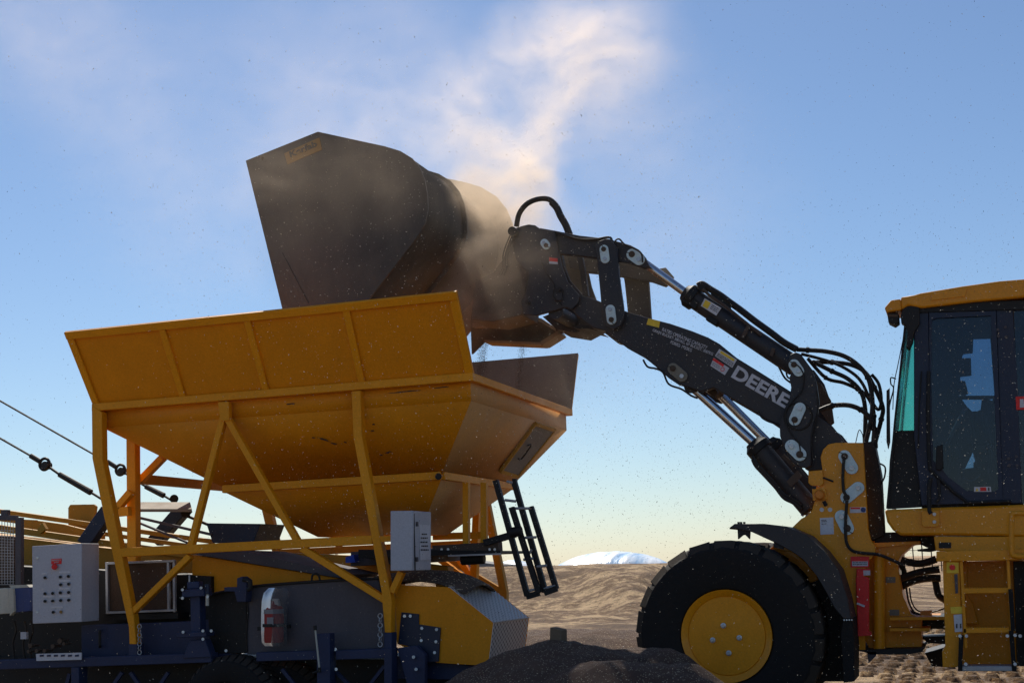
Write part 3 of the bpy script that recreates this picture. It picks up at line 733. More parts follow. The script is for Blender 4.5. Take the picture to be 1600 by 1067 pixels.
for u, v, r_ in ((60, 1007, .02), (70, 1015, .018), (82, 1015, .018), (95, 1008, .02), (106, 1000, .025), (57, 1016, .015), (112, 1004, .015)):
    MB().lathe(PY(u, v, 10.62), V((0, -1, 0)), [(r_*.6, 0), (r_*.6, .08), (r_, .08), (r_, .12)], 12).build('hydraulic_valve', 'steel_rust', tr)
MB().pl([(32, 987), (41, 987), (41, 998), (32, 998)], 10.6, .03).build('valve_tag', 'cabinet', tr)
for u in (38, 48, 22):
    MB().tube([PY(u+dx, v, 10.7) for dx, v in ((0, 970), (3, 985), (-2, 1005), (1, 1030))], .012, 6).build('hydraulic_hose', 'hose', tr)
# blue toolbox panel, beams, braces
tb_ = MB().pl([(127, 977), (300, 970), (345, 965), (362, 1030), (127, 1033)], 10.72, .2).build('toolbox', 'chassis_blue', tr, bevel=.005)
MB().tube([PY(156, 985, 10.7), PY(156, 987, 10.66), PY(156, 1007, 10.66), PY(156, 1010, 10.7)], .013, 8, False).build('handle', 'black', tb_)
beam = [((-60, 1040), (330, 1027), 15), ((400, 1026), (500, 1023), 14), ((524, 1023), (606, 1020), 15)]
mb = MB()
for a_, b2, w_ in beam: mb.strip([a_, b2], w_, 10.52, .12)
mb.build('chassis_beam', 'chassis_blue', tr, bevel=.006)
for u in (117, 606, 509): MB().pl([(u-6, 1012 if u > 300 else 1042), (u+6, 1012 if u > 300 else 1042), (u+6, 1130), (u-6, 1130)], 10.51, .13).build('chassis_post', 'chassis_blue', tr, bevel=.005)
MB().pl([(494, 990), (515, 989), (516, 1130), (496, 1130)], 10.46, .1).build('jack_post', 'chassis_blue', tr, bevel=.006)
for a_, b2 in (((93, 1110), (108, 1052)), ((148, 1110), (190, 1050)), ((240, 1105), (203, 1050)), ((520, 1045), (575, 1100)), ((600, 1040), (560, 1092)), ((440, 1045), (480, 1095)), ((262, 1050), (230, 1100))):
    MB().strip([a_, b2], 5, 10.6, .03).build('chassis_brace', 'chassis_blue', tr)
MB().pl([(616, 1025), (760, 1042), (760, 1062), (616, 1060)], Yc+.1, .3).build('chassis_tail', 'chassis_blue', tr, bevel=.006)
MB().pl([(620, 1012), (650, 1008), (664, 1022), (664, 1080), (640, 1085)], 10.6, .06).build('tail_bracket', 'chassis_blue', tr, bevel=.006)
for u, v in ((650, 1045), (646, 1026), (524, 1014), (525, 1045)): MB().cyl(PY(u, v, 10.6), PY(u, v, 10.56), .014, 8).build('bolt', 'bolt', tr)
# blue slew bracket
sb_ = MB(); sb_.pl([(297, 930), (312, 930), (313, 990), (298, 990)], 10.5, .1); sb_.pl([(284, 921), (318, 919), (319, 931), (284, 933)], 10.46, .14)
sb_.pl([(292, 909), (310, 908), (311, 919), (292, 920)], 10.5, .08); sb_.pl([(275, 988), (322, 986), (322, 994), (276, 996)], 10.46, .14); sb_.pl([(296, 1000), (320, 998), (330, 1026), (285, 1028)], 10.5, .1)
slew = sb_.build('slew_bracket', 'chassis_blue', tr, bevel=.006)
for u, v in ((285, 934), (285, 921), (314, 918), (324, 932), (286, 987), (317, 985), (317, 998), (330, 985), (353, 1016)):
    MB().cyl(PY(u, v, 10.46), PY(u, v, 10.42), .013, 8).build('bolt', 'bolt', slew)
MB().cyl(PY(324, 928, 10.5), PY(324, 946, 10.5), .015, 10).build('spindle', 'cream', slew)
MB().cyl(PY(324, 912, 10.5), PY(324, 927, 10.5), .025, 10).build('knob', 'cab_blue', slew)
MB().cyl(PY(296, 898, 10.52), PY(296, 909, 10.52), .008, 8).build('spindle', 'galv', slew)
MB().pl([(350, 917), (370, 917), (370, 903), (378, 900), (386, 906), (384, 940), (370, 940), (366, 924), (350, 924)], 10.55, .1).build('latch_bracket', 'chassis_blue', tr, bevel=.006)
MB().tube([PY(u, v, 10.5) for u, v in ((380, 905), (390, 908), (391, 918), (387, 921))], .02, 8).build('latch_hook', 'black', tr)
# crank
ck = MB().cyl(PY(492.5, 982, 10.4), PY(499, 1043, 10.4), .008, 8).build('crank_handle', 'cream', tr)
MB().cyl(PY(492, 977, 10.4), PY(492.6, 984, 10.4), .014, 10).cyl(PY(499, 1042, 10.4), PY(499.5, 1050, 10.4), .014, 10).cyl(PY(499, 1047, 10.4), PY(489, 1051, 10.4), .01, 8).build('grip', 'black', ck)
# wheels
def wheel_mesh(c, R_, wd, lugs, rim_r, root, rimmat, name_='wheel', nl=22, bolts=True):
    ax = V((0, 1, 0))
    hub = bpy.data.objects.new(name_, None); COL.objects.link(hub); hub.parent = root; hub.location = c-root_loc(root)
    def put(mb, nm, mt, bev=0, par=hub):
        bmesh.ops.recalc_face_normals(mb.bm, faces=mb.bm.faces)
        me = bpy.data.meshes.new(nm); mb.bm.to_mesh(me); mb.bm.free(); me.materials.append(M[mt])
        if nm == 'tyre': me.materials.append(M['tread_dust'])
        me.shade_smooth(); me.set_sharp_from_angle(angle=math.radians(38))
        o = bpy.data.objects.new(nm, me); COL.objects.link(o); o.parent = par
        if bev:
            md = o.modifiers.new('b', 'BEVEL'); md.width = bev; md.segments = 2; md.limit_method = 'ANGLE'
        return o
    Z = V((0, 0, 0)); rb = R_-lugs
    mb = MB(); mb.lathe(Z, ax, [(rim_r*1.0, .05), (rim_r*1.02, .0), (rim_r*1.12, -.015), (rb*.86, -.02), (rb*.92, -.008), (rb*.975, .05), (rb, .12), (rb, wd-.12), (rb*.99, wd-.05), (rb*.93, wd), (rim_r*1.02, wd), (rim_r, wd-.05)], 72, cap=False)
    for i in range(nl):
        for side_ in (0, 1):
            a0 = 2*math.pi*(i+.5*side_)/nl; da = 2*math.pi/nl*.84
            r1, r2 = rb*.985, R_
            ys = (.015, wd*.56) if not side_ else (wd*.5, wd-.015)
            pts = []
            for (aa, yy, rr) in ((a0, ys[0], rb*.93), (a0+da, ys[0], rb*.93), (a0+da, ys[0]+.02, R_), (a0, ys[0]+.02, R_)):
                pts.append((aa, yy, rr))
            sk = .10*(1 if side_ == 0 else -1)
            def P3(aa, yy, rr): return V((math.cos(aa)*rr, yy, math.sin(aa)*rr))
            y0, y1 = ys
            A = [P3(a0, y0-.02, rb*.925), P3(a0+da, y0-.02, rb*.925), P3(a0+da, y0+.055, R_*.998), P3(a0, y0+.055, R_*.998)] if not side_ else [P3(a0, y0, rb*.90), P3(a0+da, y0, rb*.90), P3(a0+da, y0+.015, R_*.992), P3(a0, y0+.015, R_*.992)]
            B = [P3(a0+sk, y1, rb*.98), P3(a0+da*.8+sk, y1, rb*.98), P3(a0+da*.8+sk, y1, R_), P3(a0+sk, y1, R_)]
            va = [mb.bm.verts.new(q) for q in A]; vb = [mb.bm.verts.new(q) for q in B]
            f_ = mb.bm.faces.new(va); f_.material_index = 1; mb.bm.faces.new(vb[::-1])
            for k in range(4):
                f_ = mb.bm.faces.new((va[k], va[(k+1) % 4], vb[(k+1) % 4], vb[k]))
                if k == 2: f_.material_index = 1
    put(mb, 'tyre', 'rubber', .006)
    mb = MB(); mb.lathe(Z, ax, [(.001, .012), (rim_r*.84, .012), (rim_r*.85, .02), (rim_r*.865, .012), (rim_r*.93, .004), (rim_r*.965, -.008), (rim_r, -.012), (rim_r, .03), (rim_r*.98, wd-.05), (.001, wd-.1)], 72, cap=False)
    put(mb, 'rim', rimmat)
    if bolts:
        for du, dv in ((-4, -15), (-21, 6), (19, 3), (2, 25)):
            k = MPP(10.9)
            c2 = V((du*k*.98, .012, -dv*k*.98))
            mb = MB(); mb.lathe(c2, -ax, [(.022, 0), (.022, .012), (.012, .014), (.012, .03)], 12); put(mb, 'wheel_bolt', 'bolt')
    return hub
def tcen(u, v, Y): return PY(u, v, Y)
wheel_mesh(tcen(352, 1113, 10.5), .48, .25, .012, .25, tr, 'black', nl=40, bolts=False)
wheel_mesh(tcen(432, 1120, 10.75), .48, .25, .012, .25, tr, 'black', nl=40, bolts=False)
wheel_mesh(tcen(352, 1113, 10.5)+V((0, 2.4, 0)), .48, .25, .012, .25, tr, 'black', nl=40, bolts=False)
# fire extinguisher in a plastic bag
ext = thing('fire_extinguisher', 'red fire extinguisher wrapped in a clear plastic bag strapped to the grey cover', 'fire extinguisher', PY(428, 1006, 10.55))
c0 = PY(428, 1003, 10.58); k = MPP(10.6)
MB().lathe(c0, V((0, 0, 1)), [(.001, 0), (15*k, .0), (16*k, 4*k), (16*k, 50*k), (13*k, 57*k), (5*k, 61*k), (4*k, 66*k), (.001, 66*k)], 20).build('cylinder', 'dull_red', ext)
MB().lathe(c0+V((0, 0, 46*k)), V((0, 0, 1)), [(16.6*k, 0), (16.6*k, 7*k)], 20).build('label_band', 'dull_label', ext)
MB().pl([(417, 964), (427, 964), (427, 976), (417, 976)], c0.y-17.2*k, .003).build('instruction_label', 'dull_label', ext)
MB().pl([(425, 935), (433, 935), (437, 952), (426, 952)], 10.56, .04).build('valve_head', 'cream', ext, bevel=.004)
MB().lathe(c0+V((0, 0, 25*k)), V((0, 0, 1)), [(18.5*k, 0), (18.5*k, 5*k)], 20).build('strap', 'black', ext)
MB().pl([(402, 979), (414, 978), (414, 984), (402, 985)], 10.6, .03).pl([(440, 976), (452, 975), (452, 981), (440, 982)], 10.6, .03).build('clamp', 'black', ext)
mb = MB(); rows = []
for i, (v, hw, off_) in enumerate(((918, 14, 6), (926, 20, 4), (938, 20, 1), (960, 20, 0), (985, 20, 0), (1003, 20, 1), (1009, 16, 2))):
    row_ = []
    for j in range(13):
        t = j/12; s_ = -1+2*t; q = PY(428+off_+hw*s_, v, 10.5+.05*s_*s_+.012*noise.noise(V((i*1.3, j*.9, 2)))); row_.append(mb.bm.verts.new(q))
    rows.append(row_)
for A, B in zip(rows, rows[1:]):
    for j in range(12): mb.bm.faces.new((A[j], A[j+1], B[j+1], B[j]))
mb.build('plastic_bag', 'bag', ext)
# hoist cables
def hoist(pts, Y, sh, tb, label, ext_):
    t = thing('hoist_cable', label, 'cable', PY(*pts[0], Y), 'hoist cables running up to the left')
    MB().tube([PY(*p, Y) for p in pts[:2]], .011, 6, False).build('wire_rope', 'cable', t)
    a, b_ = PY(*sh[0], Y), PY(*sh[1], Y)
    MB().cyl(a, b_, .026, 10).build('ferrule', 'cable', t)
    d = (b_-a).normalized(); MB().torus(b_+d*.06, V((0, 1, 0)), .058, .016, 20, 8).build('thimble', 'cable', t)
    MB().lathe(b_+d*.09+V((0, -.04, 0)), V((0, 1, 0)), [(.04, 0), (.04, .08)], 12).build('shackle_pin', 'cable', t)
    MB().cyl(b_+d*.1, PY(*tb[0], Y), .014, 8).cyl(PY(*tb[0], Y), PY(*tb[1], Y), .028, 10, .032).cyl(PY(*tb[1], Y), PY(*ext_, Y), .013, 8).build('turnbuckle', 'cable', t)
hoist([(-200, 570), (48, 712)], 11.55, ((48, 712), (63, 721)), ((93, 741), (142, 769)), 'lower steel hoist cable with a turnbuckle in front of the sky', (192, 800))
hoist([(-200, 512), (168, 722)], 12.9, ((168, 721), (182, 730)), ((228, 760), (256, 774)), 'upper steel hoist cable passing behind the hopper leg to a pulley', (274, 785))
MB().strip([(292, 806), (316, 816), (328, 821)], 4, 12.4, .03).build('stay_rod', 'cable', tr)

# ------------------------------------------------------------------ wheel loader
ld = thing('wheel_loader', 'yellow articulated wheel loader tipping its raised dark bucket into the hopper', 'wheel loader', V((PY(1300, 900, 12.1).x, 12.1, 0)))
Yw = 10.9
def px_wheel(u, v, Y): return PY(u, v, Y)
wc = PY(1135, 993, Yw)
wheel_mesh(wc, .755, .52, .012, .362, ld, 'loader_yellow')
wheel_mesh(wc+V((0, 1.95, 0)), .755, .52, .012, .362, ld, 'loader_yellow', bolts=False)
wheel_mesh(wc+V((3.02, 0, 0)), .755, .52, .012, .362, ld, 'loader_yellow')
wheel_mesh(wc+V((3.02, 1.95, 0)), .755, .52, .012, .362, ld, 'loader_yellow', bolts=False)
# front fender
fo = [(1140, 824), (1148, 818), (1194, 818), (1229, 822), (1261, 836), (1288, 861), (1310, 890), (1323, 931), (1330, 966)]
fi = [(1318, 966), (1304, 950), (1291, 925), (1275, 898), (1255, 874), (1237, 861), (1212, 848), (1175, 831), (1152, 826)]
fender = MB().pl(fo+fi, 10.98, .03).build('fender', 'dark_paint', ld, bevel=.006)
mb = MB(); O = [PY(u, v, 10.99) for u, v in fo]
for a_, b2 in zip(O, O[1:]): mb.prism([a_, b2, b2+V((0, .55, 0)), a_+V((0, .55, 0))], V((.0, 0, -.012)))
mb.build('fender_top', 'dark_paint', fender)
MB().pl([(1318, 966), (1331, 966), (1335, 1009), (1335, 1064), (1318, 1066), (1314, 990)], 10.98, .5).build('mudflap', 'rubber', fender, bevel=.004)
MB().pl([(1152, 820), (1172, 822), (1171, 842), (1164, 835), (1160, 836), (1153, 842)], 11.0, .05).build('fender_bracket', 'black', fender)
MB().pl([(1209, 846), (1224, 850), (1224, 858), (1209, 855)], 11.0, .05).build('fender_bracket', 'black', fender)
for u in (1319, 1323, 1327, 1331): MB().cyl(PY(u, 968, 10.98), PY(u, 968, 10.965), .007, 6).build('bolt', 'bolt', fender)
for u in (1154, 1158, 1163): MB().cyl(PY(u, 818, 11.05), PY(u, 815, 11.05), .01, 6).build('bolt', 'black', fender)
# front frame, tower
Yt = 11.50
tower = [(1285, 734), (1282, 714), (1286, 702), (1294, 694), (1306, 691.5), (1349, 691.5), (1353, 760), (1357, 826), (1361, 843), (1368, 853), (1368, 865), (1362, 872), (1352, 880), (1352, 1016), (1240, 1016), (1200, 860), (1252, 810), (1262, 805), (1268, 798), (1274, 780), (1276, 755)]
MB().pl(tower, Yt, .05).build('tower_plate', 'loader_yellow', ld, bevel=.006)
MB().prism([PY(u, v, Yt)+V((0, 1.13, 0)) for u, v in tower], V((0, .05, 0))).build('tower_plate', 'loader_yellow', ld, bevel=.006)
MB().pl([(1262, 830), (1345, 830), (1345, 1010), (1262, 1010)], Yt+.06, 1.0).build('front_frame', 'loader_yellow', ld)
MB().pl([(1200, 858), (1238, 860), (1262, 880), (1280, 905), (1262, 912)], 11.45, .1).build('axle_mount', 'loader_yellow', ld, bevel=.01)
MB().pl([(1250, 885), (1280, 895), (1302, 935), (1322, 975), (1322, 1064), (1230, 1064)], 11.46, .08).build('wheel_arch', 'black', ld)
MB().cyl(PY(1374, 869, 11.6), PY(1374, 1014, 11.6), .047, 24).build('hinge_column', 'loader_yellow', ld)
MB().pl([(1352, 852), (1437, 848), (1425, 852), (1409, 866), (1402, 878), (1411, 931), (1423, 959), (1440, 965), (1440, 1012), (1360, 1016), (1352, 1000)], 11.7, .5).build('centre_frame', 'loader_yellow', ld, bevel=.006)
MB().pl([(1360, 848), (1438, 845), (1438, 850), (1362, 856)], 11.66, .6).build('hinge_flange', 'loader_yellow', ld, bevel=.004)
MB().pl([(1390, 964), (1476, 963), (1476, 968), (1390, 969)], 11.5, .7).pl([(1390, 981), (1452, 981), (1452, 986), (1390, 986)], 11.5, .7).build('hinge_plate', 'loader_yellow', ld, bevel=.003)
MB().pl([(1390, 969), (1478, 968), (1478, 982), (1390, 982)], 11.9, .4).build('hinge_block', 'black', ld)
MB().pl([(1332, 1015), (1445, 1012), (1440, 1018), (1420, 1022), (1360, 1022), (1350, 1018)], 11.5, .9).build('belly_guard', 'black', ld)
MB().pl([(1355, 1018), (1369, 1018), (1369, 1024), (1357, 1036)], 11.5, .02).build('tie_down_eye', 'side_grey', ld)
MB().pl([(1445, 1020), (1480, 1010), (1480, 1042), (1456, 1040)], 12.3, .6).build('rear_axle_housing', 'black', ld)
MB().pl([(1438, 995), (1478, 993), (1478, 1006), (1450, 1004)], 12.0, .4).build('drive_shaft', 'black', ld)
# pin plates
def obround(pa, pb, rpx, Y, parent, mat='pinplate', bolt=True):
    a = PY(*pa, Y); b_ = PY(*pb, Y); k = MPP(Y); r_ = rpx*k; d = (b_-a); d.normalize(); s_ = V((d.z, 0, -d.x)); pts = []
    for i in range(11):
        t = -math.pi/2+math.pi*i/10; pts.append(b_+d*(r_*math.cos(t))+s_*(r_*math.sin(t)))
    for i in range(11):
        t = math.pi/2+math.pi*i/10; pts.append(a+d*(r_*math.cos(t))+s_*(r_*math.sin(t)))
    o = MB().prism(pts, V((0, -.016, 0))).build('pin_plate', mat, parent, bevel=.002)
    if bolt:
        MB().lathe(a+V((0, -.016, 0)), V((0, -1, 0)), [(r_*.55, 0), (r_*.55, .01), (r_*.3, .01), (r_*.3, .022)], 14).build('grease_fitting', 'steel_rust', o)
        MB().lathe(b_+V((0, -.016, 0)), V((0, -1, 0)), [(r_*.42, 0), (r_*.42, .015)], 6).build('bolt', 'bolt', o)
        q = a+d*-r_*.5; MB().bar(q+V((0, -.018, 0)), q-d*r_*.55+s_*r_*.4+V((0, -.018, 0)), .006, .004, V((0, 1, 0))).build('slot', 'black', o)
    return o
# lift arms
Ya = 11.6
arm_px = [(893, 452), (905, 460), (925, 466), (945, 474), (980, 487), (1016, 497.6), (1047, 505.5), (1081, 517), (1106, 527), (1124, 537), (1151, 559), (1190, 583), (1236, 612), (1262, 640), (1300, 665), (1312, 680), (1330, 705), (1335, 720), (1318, 735), (1262, 735), (1240, 690), (1218, 664), (1200, 657), (1182, 645), (1115, 606), (1095, 612), (1072, 604), (1060, 601), (1045, 591), (1027, 575), (1009, 560), (980, 544), (945, 517), (925, 512), (897, 490), (885, 470)]
arm = MB().pl(arm_px, Ya, .09).build('lift_arm', 'dark_paint', ld, bevel=.01)
MB().prism([PY(u, v, Ya)+V((0, .95, 0)) for u, v in arm_px], V((0, .09, 0))).build('lift_arm', 'dark_paint', ld, bevel=.01)
MB().cyl(PY(1010, 520, Ya+.09), PY(1010, 520, Ya+.09)+V((0, .86, 0)), .09, 18).build('arm_cross_tube', 'dark_paint', ld)
Yx = Ya-.001
text('DEERE', (1142, 589), (1226, 638), 21, Yx, 'lettering', 'letter', arm, bold=.035)
text('RATED OPERATING CAPACITY', (1034, 517), (1104, 546), 5.4, Yx, 'lettering', 'letter', arm, bold=.01)
text('GRAIN BUCKET: 3001KG, GP BUCKET: 3087KG', (1019, 518), (1113, 556), 5.0, Yx, 'lettering', 'letter', arm, bold=.01)
text('FORKS: 1923KG', (1047, 536.5), (1080, 550), 5.0, Yx, 'lettering', 'letter', arm, bold=.01)
MB().pl([(1013, 497.5), (1031.5, 502), (1029.5, 512), (1010, 507)], Ya-.006, .003).build('reflector', 'sticker_yellow', arm)
# warning stickers
def lerpq(q, s, t):
    a = V(q[0]).lerp(V(q[1]), s); b_ = V(q[3]).lerp(V(q[2]), s); r_ = a.lerp(b_, t); return (r_.x, r_.y)
def sub(q, s0, s1, t0, t1): return [lerpq(q, s0, t0), lerpq(q, s1, t0), lerpq(q, s1, t1), lerpq(q, s0, t1)]
def lines(q, Y, rows_, s0, s1, name, mat, parent, thick=.07):
    mb = MB()
    for t in rows_:
        s = s0
        while s < s1-.02:
            w_ = min(.05+random.random()*.12, s1-s); mb.pl(sub(q, s, s+w_, t, t+thick), Y, .002); s += w_+.025
    mb.build(name, mat, parent)
q = [(1124, 545), (1151.5, 562), (1144, 574.5), (1117, 556)]
st = MB().pl(q, Ya-.005, .004).build('warning_sticker', 'letter', arm)
MB().pl(sub(q, .12, .9, .08, .36), Ya-.008, .002).build('sticker_band', 'sticker_yellow', st)
lines(q, Ya-.008, (.5, .66, .82), .05, .95, 'sticker_print', 'black', st)
q = [(1115, 559), (1139.5, 575), (1132.5, 586), (1110, 571.5)]
st = MB().pl(q, Ya-.005, .004).build('warning_sticker', 'letter', arm)
MB().pl(sub(q, .0, .68, .0, .3), Ya-.008, .002).build('sticker_band', 'red', st)
c = PY(1129, 577, Ya-.008); MB().torus(c, V((0, 1, 0)), .016, .0025, 16, 4).build('prohibition_mark', 'red', st)
lines(q, Ya-.008, (.45, .6, .75), .05, .55, 'sticker_print', 'side_grey', st, .04)
obround((1052, 576), (1066, 588), 8.5, Ya-.004, arm, 'tanpin')
# bell plate in front of the arm, on the mast side
bell_px = [(1231, 560), (1236, 553), (1243, 550), (1251, 553), (1268, 576), (1276, 599), (1280, 628), (1278, 645), (1272, 661), (1268, 690), (1268, 727), (1262, 731), (1250, 730), (1236, 721), (1225, 700), (1218.5, 681), (1218, 667), (1222, 645), (1233, 625), (1236, 605), (1233, 590), (1238, 578), (1233, 570)]
bell = MB().pl(bell_px, Ya-.07, .055).build('boom_link', 'dark_paint', ld, bevel=.01)
MB().prism([PY(u, v, Ya-.07)+V((0, 1.08, 0)) for u, v in bell_px], V((0, .055, 0))).build('boom_link', 'dark_paint', ld, bevel=.01)
MB().torus(PY(1247, 650, Ya-.075), V((0, 1, 0)), .115, .008, 24, 6).build('grease_line', 'hose', bell)
obround((1241, 570), (1248, 580), 8, Ya-.072, bell); obround((1242, 656), (1250, 638), 8.5, Ya-.072, bell); obround((1250, 710), (1237, 697), 9.5, Ya-.072, bell)
MB().tube([PY(u, v, Ya-.09) for u, v in ((1243, 568), (1252, 577), (1256, 590), (1253, 610), (1240, 625), (1229, 640), (1228, 660), (1238, 680), (1248, 692), (1251, 708))], .006, 6).build('grease_line', 'hose', bell)
MB().tube([PY(u, v, Ya-.08) for u, v in ((1276, 610), (1278, 640), (1274, 660), (1268, 680), (1270, 710), (1272, 725))], .005, 6).build('grease_line', 'hose', bell)
tl_ = thing  # keep name short
obround((1320, 713), (1331, 731), 9, Yt-.002, ld); obround((1323, 777), (1341, 762), 8.7, Yt-.002, ld); obround((1324, 825), (1315, 807), 9.5, Yt-.002, ld)
MB().tube([PY(u, v, Yt-.04) for u, v in ((1319, 713), (1317, 740), (1318, 765), (1323, 778), (1322, 800), (1321, 825), (1323, 848), (1332, 860), (1350, 864), (1372, 866), (1395, 875), (1412, 883))], .013, 8).build('hydraulic_hose', 'hose', ld)
MB().pl([(1263, 736), (1285, 734), (1287, 755), (1282, 759), (1267, 758), (1263, 754)], Yt-.04, .05).pl([(1269, 764), (1290, 763), (1293, 780), (1270, 782)], Yt-.03, .04).build('bracket', 'loader_yellow', ld, bevel=.004)
MB().lathe(PY(1281, 773, Yt-.03), V((0, -1, 0)), [(.04, 0), (.045, .02), (.03, .05)], 14).build('work_light', 'orange', ld)
MB().cyl(PY(1286, 746, Yt-.05), PY(1302, 752, Yt-.05), .008, 8).build('latch_pin', 'black', ld)
MB().cyl(PY(1287, 783, Yt-.02), PY(1291, 790, Yt-.02), .016, 8).build('latch_pin', 'black', ld)
for u in (1284, 1297): MB().lathe(PY(u, 796, Yt), V((0, -1, 0)), [(.018, 0), (.018, .004)], 14).build('round_decal', 'white_mark', ld)
st = MB().pl([(1281, 809), (1302, 808), (1303, 834), (1282, 835)], Yt-.003, .003).build('service_decal', 'letter', ld)
lines([(1281, 809), (1302, 808), (1303, 834), (1282, 835)], Yt-.006, (.12, .2, .34), .1, .5, 'decal_print', 'side_grey', st, .04)
st = MB().pl([(1328, 792), (1353, 792), (1353, 800.5), (1328, 801)], Yt-.003, .003).build('warning_sticker', 'letter', ld)
MB().pl([(1329, 792.5), (1344, 792.5), (1344, 795), (1329, 795)], Yt-.005, .002).build('sticker_band', 'red', st)
MB().lathe(PY(1348.7, 796.3, Yt-.003), V((0, -1, 0)), [(.02, 0), (.02, .003)], 16).build('mandatory_mark', 'blue_box', st)
Ys = 11.49
q = [(1329, 869), (1358, 869), (1358, 886), (1329, 886)]
st = MB().pl(q, Ys-.005, .004).build('danger_sticker', 'red', ld); MB().pl(sub(q, .08, .93, .45, .88), Ys-.008, .002).build('sticker_panel', 'letter', st)
lines(q, Ys-.01, (.52, .68), .12, .88, 'sticker_print', 'side_grey', st)
q = [(1341, 888), (1359.5, 888), (1360, 898), (1341, 899)]
st = MB().pl(q, Ys-.005, .004).build('danger_sticker', 'letter', ld); MB().pl(sub(q, .0, 1, .0, .25), Ys-.008, .002).build('sticker_band', 'red', st)
# red locking bar
lb = MB().pl([(1338, 888), (1348, 888), (1349, 900), (1358, 902), (1358, 988), (1340, 990), (1337, 903), (1338, 900)], Ys-.04, .035).build('steering_lock_bar', 'red', ld, bevel=.008)
MB().strip([(1339, 942), (1351, 947)], 3, Ys-.06, .01).build('lock_pin', 'letter', lb)
MB().pl([(1335, 988), (1361, 986), (1362, 992), (1336, 994)], Ys-.045, .04).build('bar_foot', 'red', lb)
for x0, y0 in ((1384, 905), (1390, 956)):
    st = MB().pl([(x0, y0-4), (x0+15, y0-4), (x0+15, y0+5), (x0, y0+5)], 11.69, .004).build('warning_sticker', 'tanpin', ld)
# cylinders
def cylinder(a, g, e, rr, br, Y, nm, gl=20, parent=ld):
    k = MPP(Y); A, G, E = PY(*a, Y), PY(*g, Y), PY(*e, Y); d = (E-G).normalized()
    o = MB().lathe(G, d, [(br*k*1.0, gl*k), (br*k, (E-G).length*.98), (br*k*.7, (E-G).length)], 24).build(nm, 'dark_paint', parent, bevel=.004)
    MB().lathe(G, d, [(br*k*.85, 0), (br*k*.95, 3*k), (br*k*1.25, 8*k), (br*k*1.25, gl*k), (br*k*1.02, gl*k+.002)], 20).build('gland', 'black', o)
    MB().cyl(A, G+d*.03, rr*k, 20).build('piston_rod', 'chrome', o)
    return o, A, G, E, d
tc_, A, G, E, d = cylinder((1004, 409), (1070, 457), (1246, 575), 6.5, 15, 11.75, 'tilt_cylinder')
q = [(1101, 466), (1127, 481), (1119, 493), (1095, 478)]
st = MB().pl(q, 11.75-.105, .008).build('warning_sticker', 'letter', tc_); MB().pl(sub(q, .08, .4, .1, .9), 11.75-.108, .002).build('sticker_triangle', 'sticker_yellow', st)
lines(q, 11.75-.108, (.2, .4, .6), .5, .95, 'sticker_print', 'side_grey', st, .08)
MB().bar(PY(1072, 466, 11.72), PY(1092, 479, 11.72), .12, .08).bar(PY(1106, 497, 11.72), PY(1122, 507, 11.72), .1, .05).build('clamp', 'black', tc_, bevel=.006)
for (a_, b2) in (((1170, 509), (1160, 528)), ((1209, 544), (1205, 556))): MB().bar(PY(*a_, 11.64), PY(*b2, 11.64), .015, .03).build('band', 'steel_rust', tc_)
# hard lines above the cylinder
MB().tube([PY(u, v, 11.7) for u, v in ((1090, 447), (1097, 444), (1110, 452), (1125, 461), (1140, 472), (1158, 485), (1180, 502), (1205, 520), (1225, 535), (1245, 546))], .030, 8).build('hydraulic_hose', 'hose', ld)
MB().tube([PY(u, v, 11.66) for u, v in ((1098, 452), (1112, 464), (1135, 480), (1160, 500), (1190, 524))], .014, 8).build('steel_pipe', 'steel_rust', ld)
MB().pl([(1093, 445), (1099, 443), (1104, 447), (1099, 457), (1090, 452)], 11.66, .05).pl([(1112, 452), (1140, 470), (1142, 484), (1125, 474), (1110, 462)], 11.68, .04).build('valve_block', 'black', tc_, bevel=.004)
lc, *_ = cylinder((1080, 603), (1177, 690), (1268, 797), 7, 15.5, 11.72, 'lift_cylinder', 18)
lc2, *_ = cylinder((1112, 603), (1199, 690), (1292, 800), 6.5, 14, 12.35, 'lift_cylinder', 18)
MB().cyl(PY(1080, 603, 11.65), PY(1080, 603, 11.8), .065, 18).build('rod_eye', 'dark_paint', lc)
MB().lathe(PY(1102, 598, 11.7), V((0, 1, 0)), [(.07, 0), (.07, .9)], 16).build('arm_boss', 'steel_rust', ld)
MB().pl([(1098, 592), (1115, 604), (1121, 612), (1116, 621), (1098, 606)], 11.8, .1).build('arm_bracket', 'steel_rust', ld)
for off_ in (0, 9):
    MB().tube([PY(u, v+off_*.6, 11.62) for u, v in ((1176, 712), (1181, 722), (1190, 732), (1205, 748), (1213, 757), (1225, 772), (1240, 780), (1252, 790))], .017, 8).build('hydraulic_hose', 'hose', ld)
MB().bar(PY(1237, 744, 11.6), PY(1245, 752, 11.6), .02, .13).bar(PY(1223, 711, 11.62), PY(1240, 728, 11.62), .03, .03).build('band', 'steel_rust', lc)
for u, v in ((1253, 806), (1258, 812), (1264, 814)): MB().cyl(PY(u, v, 11.7), PY(u+6, v-12, 11.7), .013, 8).build('hose_end', 'galv', ld)
